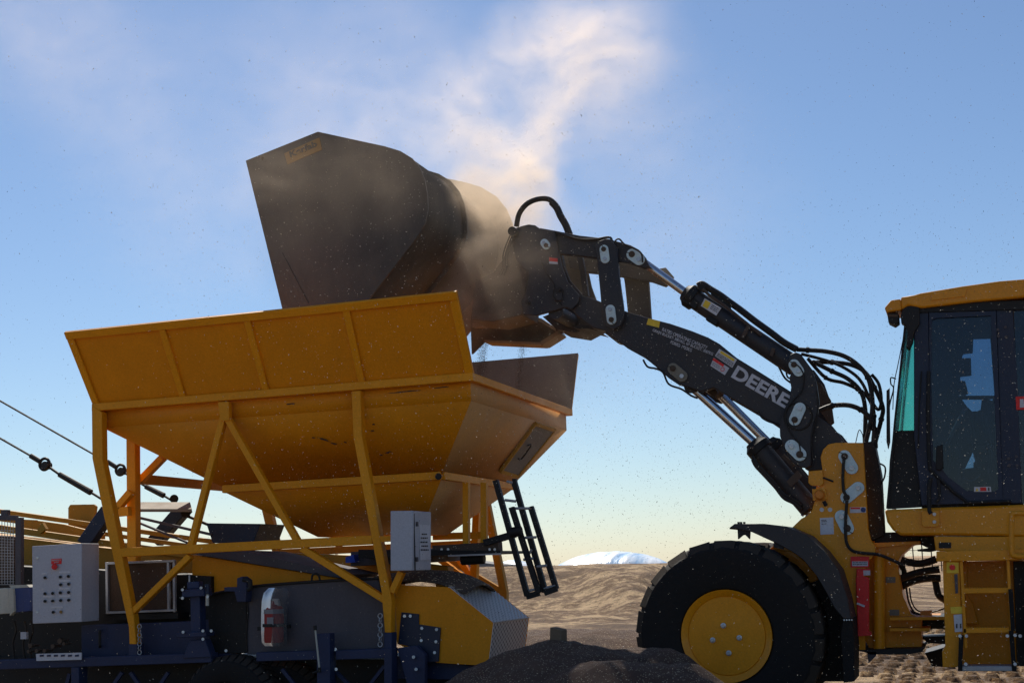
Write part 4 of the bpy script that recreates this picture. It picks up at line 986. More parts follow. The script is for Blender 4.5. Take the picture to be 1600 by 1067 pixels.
# coupler and tilt linkage
Yk = 11.55
cp = [(797, 362), (806, 356), (815, 353), (826, 350.5), (836, 352), (843, 357), (866, 362), (872, 392), (877, 415), (886, 440), (900, 456), (905, 462), (903, 474), (893, 483), (884, 480), (860, 487), (838, 493), (818, 492), (814, 470), (822, 455), (826, 436), (826, 424), (818, 420), (806, 405)]
coup = MB().pl(cp, Yk, .04).build('coupler', 'dark_paint', ld, bevel=.006)
MB().prism([PY(u, v, Yk)+V((0, 1.05, 0)) for u, v in cp], V((0, .04, 0))).build('coupler', 'hazed_dark', ld, bevel=.006)
MB().lathe(PY(800, 361, Yk-.08), V((0, 1, 0)), [(.042, 0), (.042, .1), (.03, .1), (.03, 1.2)], 16).build('coupler_pin', 'black', ld)
MB().cyl(PY(868, 487, Yk+.04), PY(868, 487, Yk+.04)+V((0, 1.0, 0)), .07, 16).build('coupler_tube', 'dark_paint', ld)
MB().cyl(PY(830, 380, Yk+.04), PY(830, 380, Yk+.04)+V((0, 1.0, 0)), .05, 16).build('coupler_tube', 'dark_paint', ld)
MB().pl([(865, 458), (878, 457), (878, 469), (866, 470)], Yk-.03, .03).build('locking_block', 'dark_paint', coup, bevel=.004)
MB().lathe(PY(875, 455, Yk), V((0, -1, 0)), [(.035, 0), (.035, .02), (.015, .02), (.015, .05)], 12).lathe(PY(825, 473, Yk), V((0, -1, 0)), [(.02, 0), (.02, .03)], 10).build('bolt', 'black', coup)
MB().tube([PY(u, v, Yk-.03) for u, v in ((846, 410), (852, 424), (860, 436), (866, 446), (864, 462), (872, 470), (878, 478))], .006, 6).build('grease_line', 'hose', coup)
q = [(858, 402), (871, 404), (871.5, 413), (858, 412)]
st = MB().pl(q, Yk-.004, .003).build('danger_sticker', 'letter', coup); MB().pl(sub(q, 0, 1, 0, .6), Yk-.006, .002).build('sticker_band', 'red', st)
obround((854, 384), (851, 380), 6.5, Yk-.002, coup)
lev_px = [(843, 356), (870, 361), (905, 368), (950, 373), (985, 383), (998, 390), (1008, 402), (1014, 415), (1008, 420), (985, 412), (962, 409), (935, 404), (905, 400), (875, 397), (850, 390)]
lev = MB().pl(lev_px, Yk+.06, .07).build('tilt_lever', 'dark_paint', ld, bevel=.008)
MB().prism([PY(u, v, Yk+.06)+V((0, .85, 0)) for u, v in lev_px], V((0, .07, 0))).build('tilt_lever', 'hazed_dark', ld, bevel=.008)
obround((988, 398), (999, 406), 9, Yk+.058, lev)
lk_px = [(929, 385), (935, 377), (946, 373), (957, 377), (964, 388), (967, 430), (974, 480), (975, 497), (969, 510), (957, 515), (946, 510), (941, 496), (937, 450), (933, 410)]
lnk = MB().pl(lk_px, Yk-.02, .05).build('tilt_link', 'dark_paint', ld, bevel=.008)
MB().prism([PY(u, v, Yk-.02)+V((0, 1.05, 0)) for u, v in lk_px], V((0, .05, 0))).build('tilt_link', 'hazed_dark', ld, bevel=.008)
obround((944, 390), (946, 405), 7, Yk-.022, lnk); obround((956, 500), (954, 484), 7.5, Yk-.022, lnk)
obround((1012, 417), (1035, 432), 6, 12.45, ld, 'tanpin', False)
MB().pl([(1008, 424), (1040, 418), (1052, 432), (1050, 444), (1010, 436)], 12.5, .05).build('lever_plate', 'bucket_tan', ld, bevel=.004)
MB().pl([(975, 415), (1013, 440), (1017, 500), (985, 492), (980, 440)], 12.55, .06).build('arm_web', 'hazed_dark', ld)
# inner curved arms behind the opening
MB().strip([(872, 390), (876, 415), (886, 440), (905, 462)], 9, Yk+.2, .06).build('inner_rib', 'dark_paint', ld)
MB().strip([(905, 398), (911, 430), (915, 462)], 8, Yk+.5, .06).build('inner_rib', 'dark_paint', ld)
# big loop hose over the coupler and small ones
MB().tube([PY(u, v, 11.9) for u, v in ((807, 354), (811, 335), (822, 320), (838, 312), (855, 311), (866, 318), (872, 328), (880, 345), (888, 366))], .026, 10).build('hydraulic_hose', 'hose', ld)
MB().tube([PY(u, v, 11.88) for u, v in ((862, 316), (870, 325), (876, 338), (884, 352), (890, 367))], .034, 10).build('hose_sleeve', 'hose', ld)
for dx in (0, 3.5, 7):
    MB().tube([PY(u+dx, v, 11.5) for u, v in ((797, 368), (790, 385), (786, 400), (786, 415), (780, 430))], .007, 6).build('grease_line', 'hose', ld)
MB().tube([PY(u, v, 11.58) for u, v in ((866, 362), (880, 367), (905, 374), (930, 374), (952, 371), (957, 380), (961, 395))], .011, 8).build('hydraulic_hose', 'hose', ld)
MB().tube([PY(u, v, 11.55) for u, v in ((960, 386), (962, 376), (968, 374), (976, 382), (990, 388), (1002, 396), (1004, 410))], .008, 8).build('hydraulic_hose', 'hose', ld)
MB().tube([PY(u, v, 11.58) for u, v in ((1005, 562), (1012, 573), (1025, 576), (1036, 582), (1045, 600), (1065, 608), (1080, 618), (1090, 622))], .009, 8).build('hydraulic_hose', 'hose', ld)
MB().tube([PY(u, v, 11.58) for u, v in ((1185, 642), (1190, 652), (1202, 659), (1220, 664))], .007, 8).build('hydraulic_hose', 'hose', ld)
MB().pl([(893, 510), (905, 514), (917, 513), (935, 517), (920, 508)], Ya+.1, .4).build('skid_plate', 'black', ld)
# tower hoses
H = [([(1245, 546), (1262, 547), (1290, 549), (1318, 556), (1340, 570), (1356, 590), (1362, 615), (1363, 640), (1359, 665), (1353, 690)], .020),
     ([(1252, 553), (1280, 560), (1310, 570), (1335, 585), (1348, 600), (1358, 620), (1372, 640), (1377, 625), (1373, 600), (1362, 585)], .014),
     ([(1270, 565), (1300, 580), (1325, 592), (1345, 612), (1352, 640), (1352, 680), (1355, 730)], .019),
     ([(1268, 566), (1300, 566), (1330, 570), (1352, 582), (1366, 605), (1379, 635), (1377, 655), (1368, 690)], .019),
     ([(1262, 560), (1290, 590), (1318, 598), (1340, 608), (1357, 622), (1366, 650), (1363, 700)], .016),
     ([(1281, 641), (1300, 634), (1325, 633), (1345, 640), (1358, 652), (1366, 670), (1368, 700)], .021),
     ([(1217, 573), (1226, 590), (1236, 598)], .009), ([(1228, 575), (1230, 588), (1236, 592)], .008),
     ([(1352, 680), (1354, 720), (1360, 760), (1366, 800), (1372, 830)], .024), ([(1360, 690), (1366, 730), (1366, 770), (1374, 810), (1374, 836)], .022),
     ([(1375, 724), (1383, 730), (1382, 745), (1376, 756)], .007), ([(1356, 730), (1362, 770), (1370, 800), (1368, 835)], .018)]
for i, (pts, r_) in enumerate(H):
    ho = MB().tube([PY(u, v, 11.75+.07*(i % 5)) for u, v in pts], r_, 8).build('hydraulic_hose', 'hose', ld)
    if r_ > .015:
        for k_ in (1, len(pts)//2, len(pts)-2):
            a_, b_ = PY(*pts[k_], 11.75+.07*(i % 5)), PY(*pts[k_+1], 11.75+.07*(i % 5)); d_ = (b_-a_).normalized()
            MB().cyl(a_-d_*.012, a_+d_*.012, r_*1.35, 10).build('hose_clip', 'black', ho)
MB().pl([(1349, 690), (1366, 690), (1376, 740), (1381, 836), (1362, 845), (1356, 826)], 11.72, .3).build('hose_channel', 'black', ld, bevel=.004)
MB().pl([(1364, 745), (1372, 745), (1376, 836), (1368, 836)], 12.2, .1).build('rear_tower_rail', 'loader_yellow', ld)
MB().tube([PY(u, v, 11.7) for u, v in ((1337, 692), (1341, 675), (1344, 672), (1349, 682))], .004, 5).build('wire_clip', 'cable', ld)
MB().bx(*(lambda a, b_: (a.x, b_.x, 11.75, 12.3, b_.z, a.z))(PY(1366, 832, 11.75), PY(1436, 846, 11.75))).build('hose_manifold', 'black', ld)
H = [([(1408, 874), (1420, 878), (1440, 880), (1463, 873)], .03), ([(1404, 905), (1425, 897), (1445, 892), (1468, 889)], .03), ([(1405, 918), (1425, 908), (1450, 903), (1470, 903)], .03),
     ([(1460, 898), (1463, 915), (1467, 930), (1478, 938)], .028), ([(1416, 918), (1420, 940), (1428, 955), (1440, 960)], .008), ([(1421, 918), (1424, 938), (1432, 952), (1445, 957)], .006),
     ([(1405, 880), (1412, 890), (1412, 902), (1405, 915), (1410, 935), (1420, 955), (1440, 964)], .022), ([(1445, 957), (1460, 955), (1476, 950)], .006),
     ([(1410, 846), (1422, 842), (1436, 838)], .008), ([(1402, 850), (1425, 844), (1440, 843)], .008)]
for i, (pts, r_) in enumerate(H):
    MB().tube([PY(u, v, 11.8+.06*(i % 4)) for u, v in pts], r_, 8).build('hydraulic_hose', 'hose', ld)
MB().pl([(1438, 954), (1456, 953), (1456, 961), (1438, 961)], 11.75, .05).build('valve', 'orange', ld)
# far side of the tower: dark arm end and rear link seen behind
MB().pl([(1268, 590), (1283, 600), (1298, 625), (1303, 660), (1297, 665), (1280, 640)], 12.45, .06).build('far_link', 'hazed_dark', ld, bevel=.005)

# bucket
Yb, WB = 11.0, 2.2
bk = MB()
prof = [(386, 254), (498, 209), (603, 232), (626, 239), (644, 250), (656, 265), (663, 283), (667, 305), (668, 328), (664, 348), (654, 366), (636, 390), (586, 455), (560, 490), (520, 520), (455, 532)]
P3 = [PY(u, v, Yb) for u, v in prof]
for a_, b2 in zip(P3, P3[1:]): bk.quad(a_, b2, b2+V((0, WB, 0)), a_+V((0, WB, 0)))
bmesh.ops.remove_doubles(bk.bm, verts=bk.bm.verts, dist=.0005)
bucket = bk.build('bucket', 'bucket_paint', ld, solid=.012)
cen = PY(540, 370, Yb)
def offp(i, o_):
    p = P3[i]; a_ = P3[max(i-1, 0)]; b2 = P3[min(i+1, len(P3)-1)]; t = (b2-a_).normalized(); n_ = V((t.z, 0, -t.x))
    if n_.dot(p-cen) < 0: n_ = -n_
    return p+n_*o_
def side(Y0, o_, name='side_plate', mat='bucket_paint', th=.02, full=True):
    pts = [offp(i, o_) for i in range(len(P3))]
    d = V((0, Y0-Yb, 0))
    MB().prism([p+d for p in pts], V((0, th, 0))).build(name, mat, bucket, bevel=.004)
mbp = MB()
hole = PY(411.5, 248.5, Yb); hr_ = .018
L_ = [offp(i, .012) for i in range(len(P3))]; HL = [hole+V((hr_*math.cos(-t*math.pi/6), 0, hr_*math.sin(-t*math.pi/6))) for t in range(12)]
flat = L_+HL; A_ = [mbp.bm.verts.new(p-V((0, .02, 0))) for p in flat]; B_ = [mbp.bm.verts.new(p) for p in flat]
for t in tessellate_polygon([L_, HL]):
    mbp.bm.faces.new([A_[i] for i in t]); mbp.bm.faces.new([B_[i] for i in t][::-1])
for st_, n0 in ((0, len(L_)), (len(L_), 12)):
    for i in range(n0):
        a_, b2 = st_+i, st_+(i+1) % n0; mbp.bm.faces.new((A_[a_], A_[b2], B_[b2], B_[a_]))
mbp.build('side_plate', 'bucket_paint', bucket)
# stiffening rings outside the shell
def ringplate(Y0, o_, i0=2, i1=13, th=.025, mat='bucket_paint'):
    mb = MB(); d = V((0, Y0-Yb, 0))
    for i in range(i0, i1):
        mb.prism([offp(i, .007)+d, offp(i, o_)+d, offp(i+1, o_)+d, offp(i+1, .007)+d], V((0, th, 0)))
    bmesh.ops.remove_doubles(mb.bm, verts=mb.bm.verts, dist=.0005)
    mb.build('stiffening_ring', mat, bucket)
ringplate(11.9, .05); ringplate(12.95, .20, 1, 13, .03, 'bucket_tan')
side(Yb+WB-.02, .012)
MB().strip([(441, 395), (482, 473)], .6, Yb-.024, .004).build('weld_seam', 'black', bucket)
q = [(444, 240), (499, 215), (503, 234), (449, 257)]
pl_ = MB().pl(q, Yb-.026, .005).build('name_plate', 'badge', bucket)
text('Kerfab', (454, 246.5), (496, 229), 10, Yb-.028, 'lettering', 'badge_ink', pl_, bold=.03)
# bucket rear frame and lower lip at the far side
MB().pl([(735, 500), (770, 503), (812, 489), (880, 515), (870, 520), (845, 537), (757, 533), (737, 553)], 12.7, .04).build('rear_frame', 'bucket_paint', bucket)
MB().strip([(738, 508), (768, 507), (812, 491)], 7, 12.62, .1).strip([(812, 491), (845, 500), (872, 518)], 5, 12.62, .1).strip([(873, 519), (846, 536)], 6, 12.5, .24).strip([(846, 537), (757, 533)], 4, 12.5, .24).build('frame_lip', 'bucket_tan', bucket)
MB().pl([(742, 440), (770, 425), (786, 405), (795, 375), (815, 372), (826, 424), (822, 455), (816, 492), (770, 503), (735, 500)], 11.9, .5).build('hanger', 'bucket_paint', bucket, bevel=.01)
MB().pl([(848, 495), (885, 480), (930, 505), (902, 520), (870, 515)], 12.1, .5).build('bucket_stop', 'dark_paint', bucket)

# cab
Yg = 11.32; CW = 1.5
roof_px = [(1407, 466), (1409, 464), (1428, 461), (1438, 458), (1504, 447), (1562, 439), (1600, 436), (1720, 430), (1720, 462), (1600, 464), (1592, 465), (1525, 471), (1440, 481), (1419, 477), (1409, 484)]
cab = MB().pl(roof_px, Yg-.06, CW+.12).build('cab_roof', 'loader_yellow', ld, bevel=.015)
MB().pl([(1382, 481), (1392, 469), (1407, 467), (1409, 484), (1385, 488)], Yg-.055, .4).build('roof_visor', 'loader_yellow', cab, bevel=.01)
MB().pl([(1455, 459), (1512, 449), (1508, 463), (1455, 470)], Yg-.068, .01).build('roof_panel', 'loader_yellow', cab, bevel=.004)
MB().pl([(1404, 478), (1418, 476), (1700, 466), (1700, 480), (1440, 488), (1420, 486)], Yg-.02, CW+.04).build('roof_lining', 'black', ld)
hl = MB().pl([(1386, 489), (1404, 489), (1405, 503), (1398, 508), (1388, 503)], Yg-.02, .16).build('headlamp', 'black', ld, bevel=.006)
MB().pl([(1387, 491), (1403, 491), (1403, 495), (1387, 495)], Yg-.024, .003).build('lamp_guard', 'steel_rust', hl)
MB().pl([(1407, 491), (1412, 480), (1421, 478), (1428, 470), (1436, 469), (1437, 505), (1428, 520), (1426, 534), (1420, 545), (1416, 543), (1418, 520), (1415, 508), (1408, 504)], Yg-.05, .12).build('mirror_bracket', 'black', ld, bevel=.006)
# pillars and frames, each side
def cabside(Y, th, near=True):
    MB().pl([(1428, 480), (1451, 480), (1453, 600), (1455, 788), (1440, 790), (1428, 680)], Y, th).build('pillar', 'cab_blue', ld, bevel=.006)
    MB().pl([(1556, 478), (1582, 476), (1590, 600), (1597, 786), (1566, 787), (1560, 600)], Y, th).build('pillar', 'cab_blue', ld, bevel=.006)
    MB().pl([(1451, 480), (1556, 474), (1556, 487), (1451, 490)], Y+.002, th-.004).build('frame_rail', 'cab_blue', ld)
    MB().pl([(1582, 474), (1720, 468), (1720, 480), (1582, 486)], Y+.002, th-.004).build('frame_rail', 'cab_blue', ld)
cabside(Yg, .06)
cabside(Yg+CW-.06, .06)
door = MB().holes([(1452, 489), (1556, 486), (1560, 600), (1567, 785), (1453, 788)], [[(1463, 497), (1548, 493), (1553, 600), (1560, 762), (1556, 767), (1510, 767), (1482, 745), (1470, 730), (1458, 720), (1455, 600), (1456, 500)]], Yg-.012, .02).build('door', 'cab_blue', ld)
MB().pl([(1455, 492), (1553, 488), (1562, 770), (1454, 775)], Yg+.012, .006).build('door_glass', 'glass_dark', door)
MB().tube([PY(u, v, Yg-.03) for u, v in ((1451, 580), (1450, 640), (1451, 700), (1453, 733), (1470, 750), (1490, 768), (1512, 785), (1580, 783))], .014, 8, False).build('door_seal', 'black', door)
MB().pl([(1463, 697), (1473, 694), (1474, 730), (1468, 736), (1462, 732)], Yg-.05, .03).build('door_handle', 'black', door, bevel=.006)
q = [(1522, 760.5), (1548, 760), (1549, 768), (1522, 768)]
st = MB().pl(q, Yg-.018, .003).build('door_sticker', 'letter', door); MB().pl(sub(q, .36, .72, .1, .85), Yg-.02, .002).build('sticker_band', 'red', st); MB().pl([(1524, 767), (1526.5, 762), (1529, 767)], Yg-.02, .002).build('sticker_triangle', 'sticker_yellow', st)
text('1', (1544, 766.5), (1546, 766.5), 5, Yg-.019, 'sticker_number', 'black', st)
MB().pl([(1584, 486), (1720, 480), (1720, 786), (1597, 786)], Yg+.012, .006).build('rear_side_glass', 'glass_dark', ld)
st = MB().pl([(1587, 619.5), (1612, 619), (1612, 640), (1588, 640)], Yg-.006, .006).build('exit_sticker', 'red', ld)
MB().pl([(1593.5, 624), (1599, 623), (1601, 636), (1593.5, 637)], Yg-.009, .002).build('sticker_mark', 'letter', st)
for u, v in ((1559, 515), (1571, 511), (1560, 525), (1572, 526), (1576, 716), (1588, 713), (1577, 727), (1589, 727)): MB().cyl(PY(u, v, Yg), PY(u, v, Yg-.012), .012, 8).build('hinge_bolt', 'side_grey', ld)
# front glass: near corner pane, front windscreen, lower dark part
MB().pl([(1417, 504), (1428, 504), (1428, 672), (1396, 673), (1400, 640)], Yg+.02, .008).build('corner_glass', 'glass_teal', ld)
a, b_, c_ = PY(1414, 500, Yg+.03), PY(1397, 660, Yg+.03), PY(1386, 790, Yg+.03); DC = V((0, CW-.06, 0))
MB().quad(a, b_, b_+DC, a+DC).build('windscreen', 'glass_clear', ld, solid=.006)
MB().quad(b_, c_, c_+DC, b_+DC).build('windscreen_lower', 'glass_dark', ld, solid=.006)
MB().strip([(1415, 505), (1398, 660), (1386, 794)], 3, Yg+.0, .04).build('windscreen_edge', 'black', ld)
MB().pl([(1396, 673), (1428, 672), (1432, 690), (1440, 792), (1386, 795), (1390, 720)], Yg+.03, .05).build('corner_panel', 'black', ld, bevel=.004)
MB().tube([PY(u, v, Yg-.05) for u, v in ((1413, 520), (1403, 570), (1397, 600), (1395, 640))], .004, 5).tube([PY(u, v, Yg-.1) for u, v in ((1400, 592), (1392, 590), (1392, 600), (1396, 608), (1389, 640), (1388, 700))], .006, 5).build('wiper_arm', 'black', ld)
MB().pl([(1385, 610), (1390, 606), (1391, 690), (1388, 702), (1385, 690)], Yg-.1, .03).build('mirror', 'black', ld, bevel=.004)
MB().tube([PY(u, v, Yg-.04) for u, v in ((1440, 580), (1436, 640), (1435, 700))], .006, 6).build('grab_rail', 'black', ld)
MB().tube([PY(u, v, Yg-.06) for u, v in ((1455, 746), (1452, 760), (1452, 795), (1455, 802))], .016, 8).build('mirror_arm', 'black', ld)
MB().tube([PY(u, v, Yg-.06) for u, v in ((1466, 750), (1468, 775), (1462, 785))], .012, 8).build('mirror_arm', 'black', ld)
# interior
MB().holes([(1438, 484), (1610, 478), (1612, 786), (1440, 790)],
           [[(1506, 526), (1547, 523), (1554, 618), (1498, 618)], [(1503, 624), (1534, 624), (1532, 640), (1521, 645), (1510, 634)], [(1545, 624), (1552, 623), (1550, 626)], [(1503, 742), (1523, 700), (1533, 716), (1526, 740)]], Yg+CW-.08, .02).build('far_side_lining', 'black', ld)
MB().pl([(1496, 532), (1521, 528), (1520, 551), (1506, 552), (1503, 556)], Yg+CW-.2, .06).pl([(1492, 560), (1517, 559), (1518, 586), (1500, 588)], Yg+CW-.2, .06).pl([(1485, 594), (1508, 595), (1513, 614), (1508, 617), (1490, 616)], Yg+CW-.2, .06).build('monitor', 'black', ld, bevel=.005)
MB().pl([(1518, 640), (1540, 646), (1550, 690), (1552, 735), (1530, 735), (1520, 700)], Yg+.5, .5).build('operator_seat', 'black', ld, bevel=.03)
MB().pl([(1500, 732), (1545, 728), (1548, 752), (1500, 755)], Yg+.45, .6).build('seat_cushion', 'black', ld, bevel=.03)
MB().torus(PY(1494, 668, Yg+.7), V((-.8, 0, .45)), .19, .014, 28, 8).build('steering_wheel', 'cream', ld)
MB().cyl(PY(1494, 668, Yg+.7), PY(1470, 760, Yg+.7), .035, 12).build('steering_column', 'black', ld)
MB().pl([(1521, 722), (1532, 720), (1530, 745), (1521, 745)], Yg+1.2, .06).build('lever_console', 'steel_rust', ld)
MB().tube([PY(u, v, Yg+.4) for u, v in ((1505, 747), (1520, 751), (1532, 740))], .006, 6).build('seat_lever', 'letter', ld)
MB().pl([(1440, 770), (1600, 768), (1600, 792), (1440, 794)], Yg+.06, CW-.15).build('cab_floor', 'black', ld)
# cab base
base_px = [(1382, 796), (1442, 793.5), (1600, 788), (1720, 785), (1720, 838), (1600, 839), (1560, 837), (1475, 836), (1407, 836), (1395, 828), (1386, 815)]
cb = MB().pl(base_px, Yg-.02, CW+.04).build('cab_base', 'loader_yellow', ld, bevel=.02)
MB().pl([(1440, 798), (1467, 797), (1468, 820), (1464, 823), (1444, 823), (1440, 820)], Yg-.05, .03).build('mirror_mount', 'loader_yellow', cb, bevel=.004)
for v in (803, 815): MB().cyl(PY(1460, v, Yg-.05), PY(1460, v, Yg-.065), .014, 10).build('bolt', 'bolt', cb)
# rear body, deck and access ladder
MB().pl([(1459, 838), (1720, 838), (1720, 870), (1462, 860)], 11.25, 1.5).build('rear_frame', 'loader_yellow', ld, bevel=.008)
MB().pl([(1467, 847), (1486, 847), (1486, 856), (1467, 856)], 11.24, .01).build('vent', 'black', ld)
MB().pl([(1463, 861), (1588, 858), (1720, 857), (1720, 874), (1588, 875), (1463, 877)], 10.98, .5).build('deck', 'loader_yellow', ld, bevel=.005)
MB().pl([(1436, 836), (1460, 838), (1461, 860), (1451, 862), (1434, 861), (1433, 858), (1450, 856), (1438, 850)], 11.8, .5).build('pump_mount', 'black', ld)
sp_ = MB().pl([(1473, 877), (1500, 876), (1503, 1000), (1500, 1042), (1473, 1042), (1472, 1018), (1477, 1010)], 11.02, .3).build('step_side_panel', 'loader_yellow', ld, bevel=.006)
q = [(1479, 877), (1498, 878), (1498, 895), (1479, 895)]
st = MB().pl(q, 11.014, .004).build('stop_switch_plate', 'sticker_yellow', sp_, bevel=.002); MB().lathe(PY(1488, 886, 11.01), V((0, -1, 0)), [(.022, 0), (.02, .012)], 16).build('switch_knob', 'red', st)
MB().pl([(1491, 897), (1496, 896), (1497, 926), (1493, 927)], 11.005, .012).build('slot_cover', 'side_grey', sp_)
MB().pl([(1485, 948), (1505, 947), (1505, 958), (1486, 958)], 11.012, .004).build('reflector', 'sticker_yellow', sp_)
st = MB().pl([(1490, 960), (1503, 959), (1504, 986), (1492, 987)], 11.012, .004).build('vent_plate', 'letter', sp_)
MB().pl([(1494, 974), (1496, 974), (1496, 981), (1494, 981)], 11.008, .003).pl([(1500, 974), (1502, 974), (1502, 981), (1500, 981)], 11.008, .003).build('vent_slot', 'black', st)
MB().pl([(1500, 877), (1582, 875), (1600, 875), (1600, 1040), (1500, 1044)], 11.5, .1).build('tank_panel', 'loader_yellow', ld)
MB().pl([(1508, 925), (1520, 940), (1530, 975), (1508, 975)], 11.4, .1).pl([(1505, 876), (1512, 876), (1512, 920), (1505, 920)], 11.4, .08).build('tank_rib', 'loader_yellow', ld, bevel=.01)
al_ = MB()
al_.strip([(1502, 876), (1509, 1012)], 5, 11.0, .05).strip([(1575, 874), (1582, 1005)], 5, 11.0, .05)
acc = al_.build('access_ladder', 'loader_yellow', ld, bevel=.004)
for y0, h_ in ((919, 8), (981, 8)):
    MB().pl([(1505, y0), (1577, y0-1), (1577, y0+h_-1), (1505, y0+h_)], 11.0, .16).build('rung', 'loader_yellow', acc, bevel=.004)
    mb = MB()
    for i in range(18): mb.pl([(1506+i*4, y0-1.6), (1508+i*4, y0-1.6), (1508+i*4, y0+.2), (1506+i*4, y0+.2)], 11.002, .03)
    mb.build('grip_teeth', 'loader_yellow', acc)
st = MB().pl([(1503, 1040), (1582, 1040), (1582, 1048), (1503, 1048)], 10.98, .2).build('bottom_step', 'galv', acc, bevel=.004)
for a_, b2 in (((1502, 992), (1500, 1048)), ((1580, 985), (1585, 1048)), ((1579, 920), (1583, 985))): MB().strip([a_, b2], 7, 10.97, .04).build('rubber_strap', 'rubber', acc)
for u, v in ((1500, 993), (1510, 993), (1574, 993), (1586, 992), (1594, 993), (1586, 1037), (1509, 877+160)): MB().cyl(PY(u, v, 10.97), PY(u, v, 10.95), .013, 8).build('bolt', 'bolt', acc)
MB().tube([PY(u, v, 10.95) for u, v in ((1600, 802), (1586, 802), (1581, 808), (1581, 858), (1586, 868), (1610, 869))], .02, 10).build('handrail', 'loader_yellow', ld)
MB().pl([(1584, 877), (1720, 877), (1720, 1040), (1590, 1040)], 11.3, .3).build('fuel_tank', 'black', ld)
MB().pl([(1640, 700), (2100, 710), (2150, 860), (1640, 870)], 11.4, 1.4).build('engine_hood', 'loader_yellow', ld, bevel=.03)

# ------------------------------------------------------------------ falling and drifting chaff
def specks(name, label, n_, mat, smin, smax, boxes):
    bm = bmesh.new()
    for i in range(n_):
        bx_ = random.choices(boxes, [b_[6] for b_ in boxes])[0]
        p = V((random.uniform(bx_[0], bx_[1]), random.uniform(bx_[2], bx_[3]), random.uniform(bx_[4], bx_[5])))
        s_ = smin+(smax-smin)*random.random()**3
        a = V((random.gauss(0, 1), random.gauss(0, 1), random.gauss(0, 1))).normalized(); b_ = a.orthogonal().normalized(); c = a.cross(b_)
        vs = [bm.verts.new(p+q) for q in (a*s_*1.3, b_*s_*.5, -a*s_*1.2, -b_*s_*.6, c*s_*.25)]
        bm.faces.new((vs[0], vs[1], vs[4])); bm.faces.new((vs[1], vs[2], vs[4])); bm.faces.new((vs[2], vs[3], vs[4])); bm.faces.new((vs[3], vs[0], vs[4]))
    me = bpy.data.meshes.new(name); bm.to_mesh(me); bm.free(); me.materials.append(M[mat])
    o = bpy.data.objects.new(name, me); COL.objects.link(o); o['kind'] = 'stuff'; o['label'] = label; o['category'] = 'chaff'
paint('chaff', (.75, .66, .5), .6, amt=.1)
paint('seed', (.05, .036, .028), .6, amt=.1)
specks('airborne_chaff', 'pale chaff drifting in the air around the bucket', 40000, 'chaff', .0011, .0056, [(-9, 4, 6.5, 14, .3, 7, 1.0), (-5.5, -1.5, 8, 11, 1.5, 5, .35), (-1, 3, 8, 10.8, .2, 3.5, .3)])
specks('falling_seed', 'dark seed falling and blowing in the air', 26000, 'seed', .0013, .0045, [(-9, 4, 7, 14, .8, 6, .8), (-3.5, .5, 8, 13, 1.0, 3.8, 1.1)])
def stream(u0_, v0_, u1_, v1_, n_, sp):
    bm = bmesh.new()
    for i in range(n_):
        t = random.random(); c = PY(u0_+(u1_-u0_)*t+random.gauss(0, sp), v0_+(v1_-v0_)*t, 12.6); p = c+V((0, random.gauss(0, .05), 0)); s_ = random.uniform(.002, .0048)
        vs = [bm.verts.new(p+V(q)*s_) for q in ((1, 0, 0), (-.5, .8, 0), (-.5, -.8, 0), (0, 0, 1.3))]
        for f in ((0, 1, 2), (0, 1, 3), (1, 2, 3), (2, 0, 3)): bm.faces.new([vs[k] for k in f])
    return bm
bm = stream(757, 532, 747, 615, 1500, 3.4); bm2 = stream(817, 535, 805, 650, 1100, 2.0)
me = bpy.data.meshes.new('seed_stream'); bm.to_mesh(me); me.materials.append(M['seed']); o = bpy.data.objects.new('seed_stream', me); COL.objects.link(o); o['kind'] = 'stuff'; tag(o, 'thin dark stream of seed falling beside the near hopper panel', 'grain')
me = bpy.data.meshes.new('seed_stream'); bm2.to_mesh(me); me.materials.append(M['seed']); o = bpy.data.objects.new('seed_stream', me); COL.objects.link(o); o['kind'] = 'stuff'; tag(o, 'thin dark stream of seed falling under the bucket edge further right', 'grain')

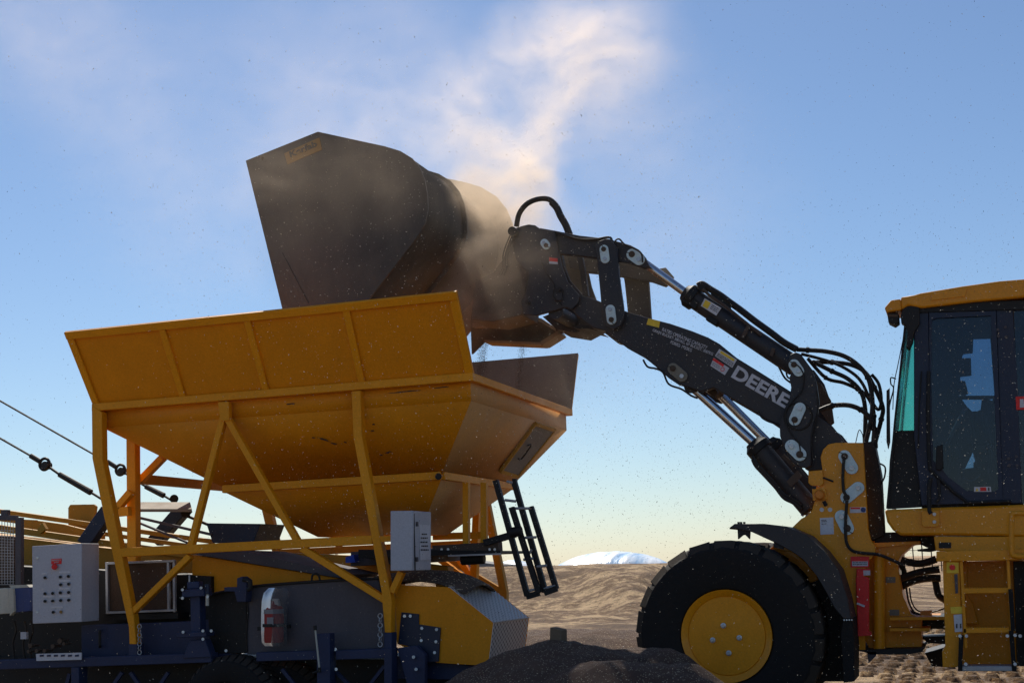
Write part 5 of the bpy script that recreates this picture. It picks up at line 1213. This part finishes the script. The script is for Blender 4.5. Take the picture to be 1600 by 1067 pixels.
# ------------------------------------------------------------------ dust cloud
def dust():
    m = bpy.data.materials.new('dust'); m.use_nodes = True; n = m.node_tree.nodes; l = m.node_tree.links
    n.remove(n['Principled BSDF']); out = n['Material Output']
    pv = n.new('ShaderNodeVolumePrincipled'); pv.inputs['Color'].default_value = (.97, .80, .62, 1); pv.inputs['Anisotropy'].default_value = .55
    tc = n.new('ShaderNodeTexCoord')
    wn = n.new('ShaderNodeTexNoise'); wn.inputs['Scale'].default_value = 1.2; wn.inputs['Detail'].default_value = 4
    l.new(tc.outputs['Object'], wn.inputs['Vector'])
    sb = n.new('ShaderNodeVectorMath'); sb.operation = 'SUBTRACT'; sb.inputs[1].default_value = (.5, .5, .5); l.new(wn.outputs['Color'], sb.inputs[0])
    sc2 = n.new('ShaderNodeVectorMath'); sc2.operation = 'SCALE'; sc2.inputs['Scale'].default_value = 1.0; l.new(sb.outputs[0], sc2.inputs[0])
    ad = n.new('ShaderNodeVectorMath'); ad.operation = 'ADD'; l.new(tc.outputs['Object'], ad.inputs[0]); l.new(sc2.outputs[0], ad.inputs[1])
    blobs = [(735, 480, .50, 1.2), (745, 410, .45, .8), (800, 315, .72, 1.9), (735, 335, .6, 1.5), (835, 240, .55, 1.6), (852, 190, .42, 1.2), (760, 230, .8, .4), (730, 150, .6, .5), (800, 90, .6, .5), (875, 45, .6, .65),
             (930, 95, .7, .32), (880, 130, .6, .3), (690, 200, 1.0, .2), (440, 110, 1.3, .06), (190, 150, 1.6, .055), (520, 240, 1.3, .14), (300, 330, 1.5, .06), (40, 40, 1.6, .06), (620, 90, 1.2, .08), (960, 150, 1.2, .10),
             (560, 330, 1.1, .10, 10.5), (430, 290, .8, .11, 10.4), (1010, 330, 1.9, .05), (860, 560, 1.4, .06, 11.8), (905, 150, .9, .22), (960, 50, .9, .25), (820, 400, .8, .35, 12.4), (800, 430, .5, .4, 11.2), (480, 430, .8, .08, 10.4)]
    tot = None
    for u, v, r_, a_, *yy in blobs:
        c = PY(u, v, yy[0] if yy else 11.4 if v > 380 else 12.0 if v > 330 else 12.6)
        ds = n.new('ShaderNodeVectorMath'); ds.operation = 'DISTANCE'; ds.inputs[1].default_value = c; l.new(ad.outputs[0], ds.inputs[0])
        mr = n.new('ShaderNodeMapRange'); mr.interpolation_type = 'SMOOTHSTEP'; mr.inputs[1].default_value = 0; mr.inputs[2].default_value = r_; mr.inputs[3].default_value = a_; mr.inputs[4].default_value = 0
        l.new(ds.outputs['Value'], mr.inputs[0])
        if tot is None: tot = mr.outputs[0]
        else:
            k = n.new('ShaderNodeMath'); k.operation = 'ADD'; l.new(tot, k.inputs[0]); l.new(mr.outputs[0], k.inputs[1]); tot = k.outputs[0]
    mp = n.new('ShaderNodeMapping'); mp.inputs['Rotation'].default_value = (0, -.7, 0); mp.inputs['Scale'].default_value = (1.0, 2.2, 2.2)
    l.new(ad.outputs[0], mp.inputs[0])
    fn = n.new('ShaderNodeTexNoise'); fn.inputs['Scale'].default_value = 1.7; fn.inputs['Detail'].default_value = 7; fn.inputs['Roughness'].default_value = .6; l.new(mp.outputs[0], fn.inputs['Vector'])
    fr = n.new('ShaderNodeMapRange'); fr.inputs[1].default_value = .36; fr.inputs[2].default_value = .68; fr.inputs[3].default_value = 0.18; fr.inputs[4].default_value = 1.7; l.new(fn.outputs['Fac'], fr.inputs[0])
    k = n.new('ShaderNodeMath'); k.operation = 'MULTIPLY'; l.new(tot, k.inputs[0]); l.new(fr.outputs[0], k.inputs[1])
    l.new(k.outputs[0], pv.inputs['Density']); l.new(pv.outputs[0], out.inputs['Volume'])
    m.cycles.volume_step_rate = .5
    mb = MB(); mb.bx(-11.5, 1.5, 9.7, 14.2, 2.2, 8.6)
    bmesh.ops.recalc_face_normals(mb.bm, faces=mb.bm.faces)
    me = bpy.data.meshes.new('dust_cloud'); mb.bm.to_mesh(me); mb.bm.free(); me.materials.append(m)
    o = bpy.data.objects.new('dust_cloud', me); COL.objects.link(o); o['kind'] = 'stuff'; o['label'] = 'pale dust plume rising from the bucket into the sky'; o['category'] = 'dust'
dust()
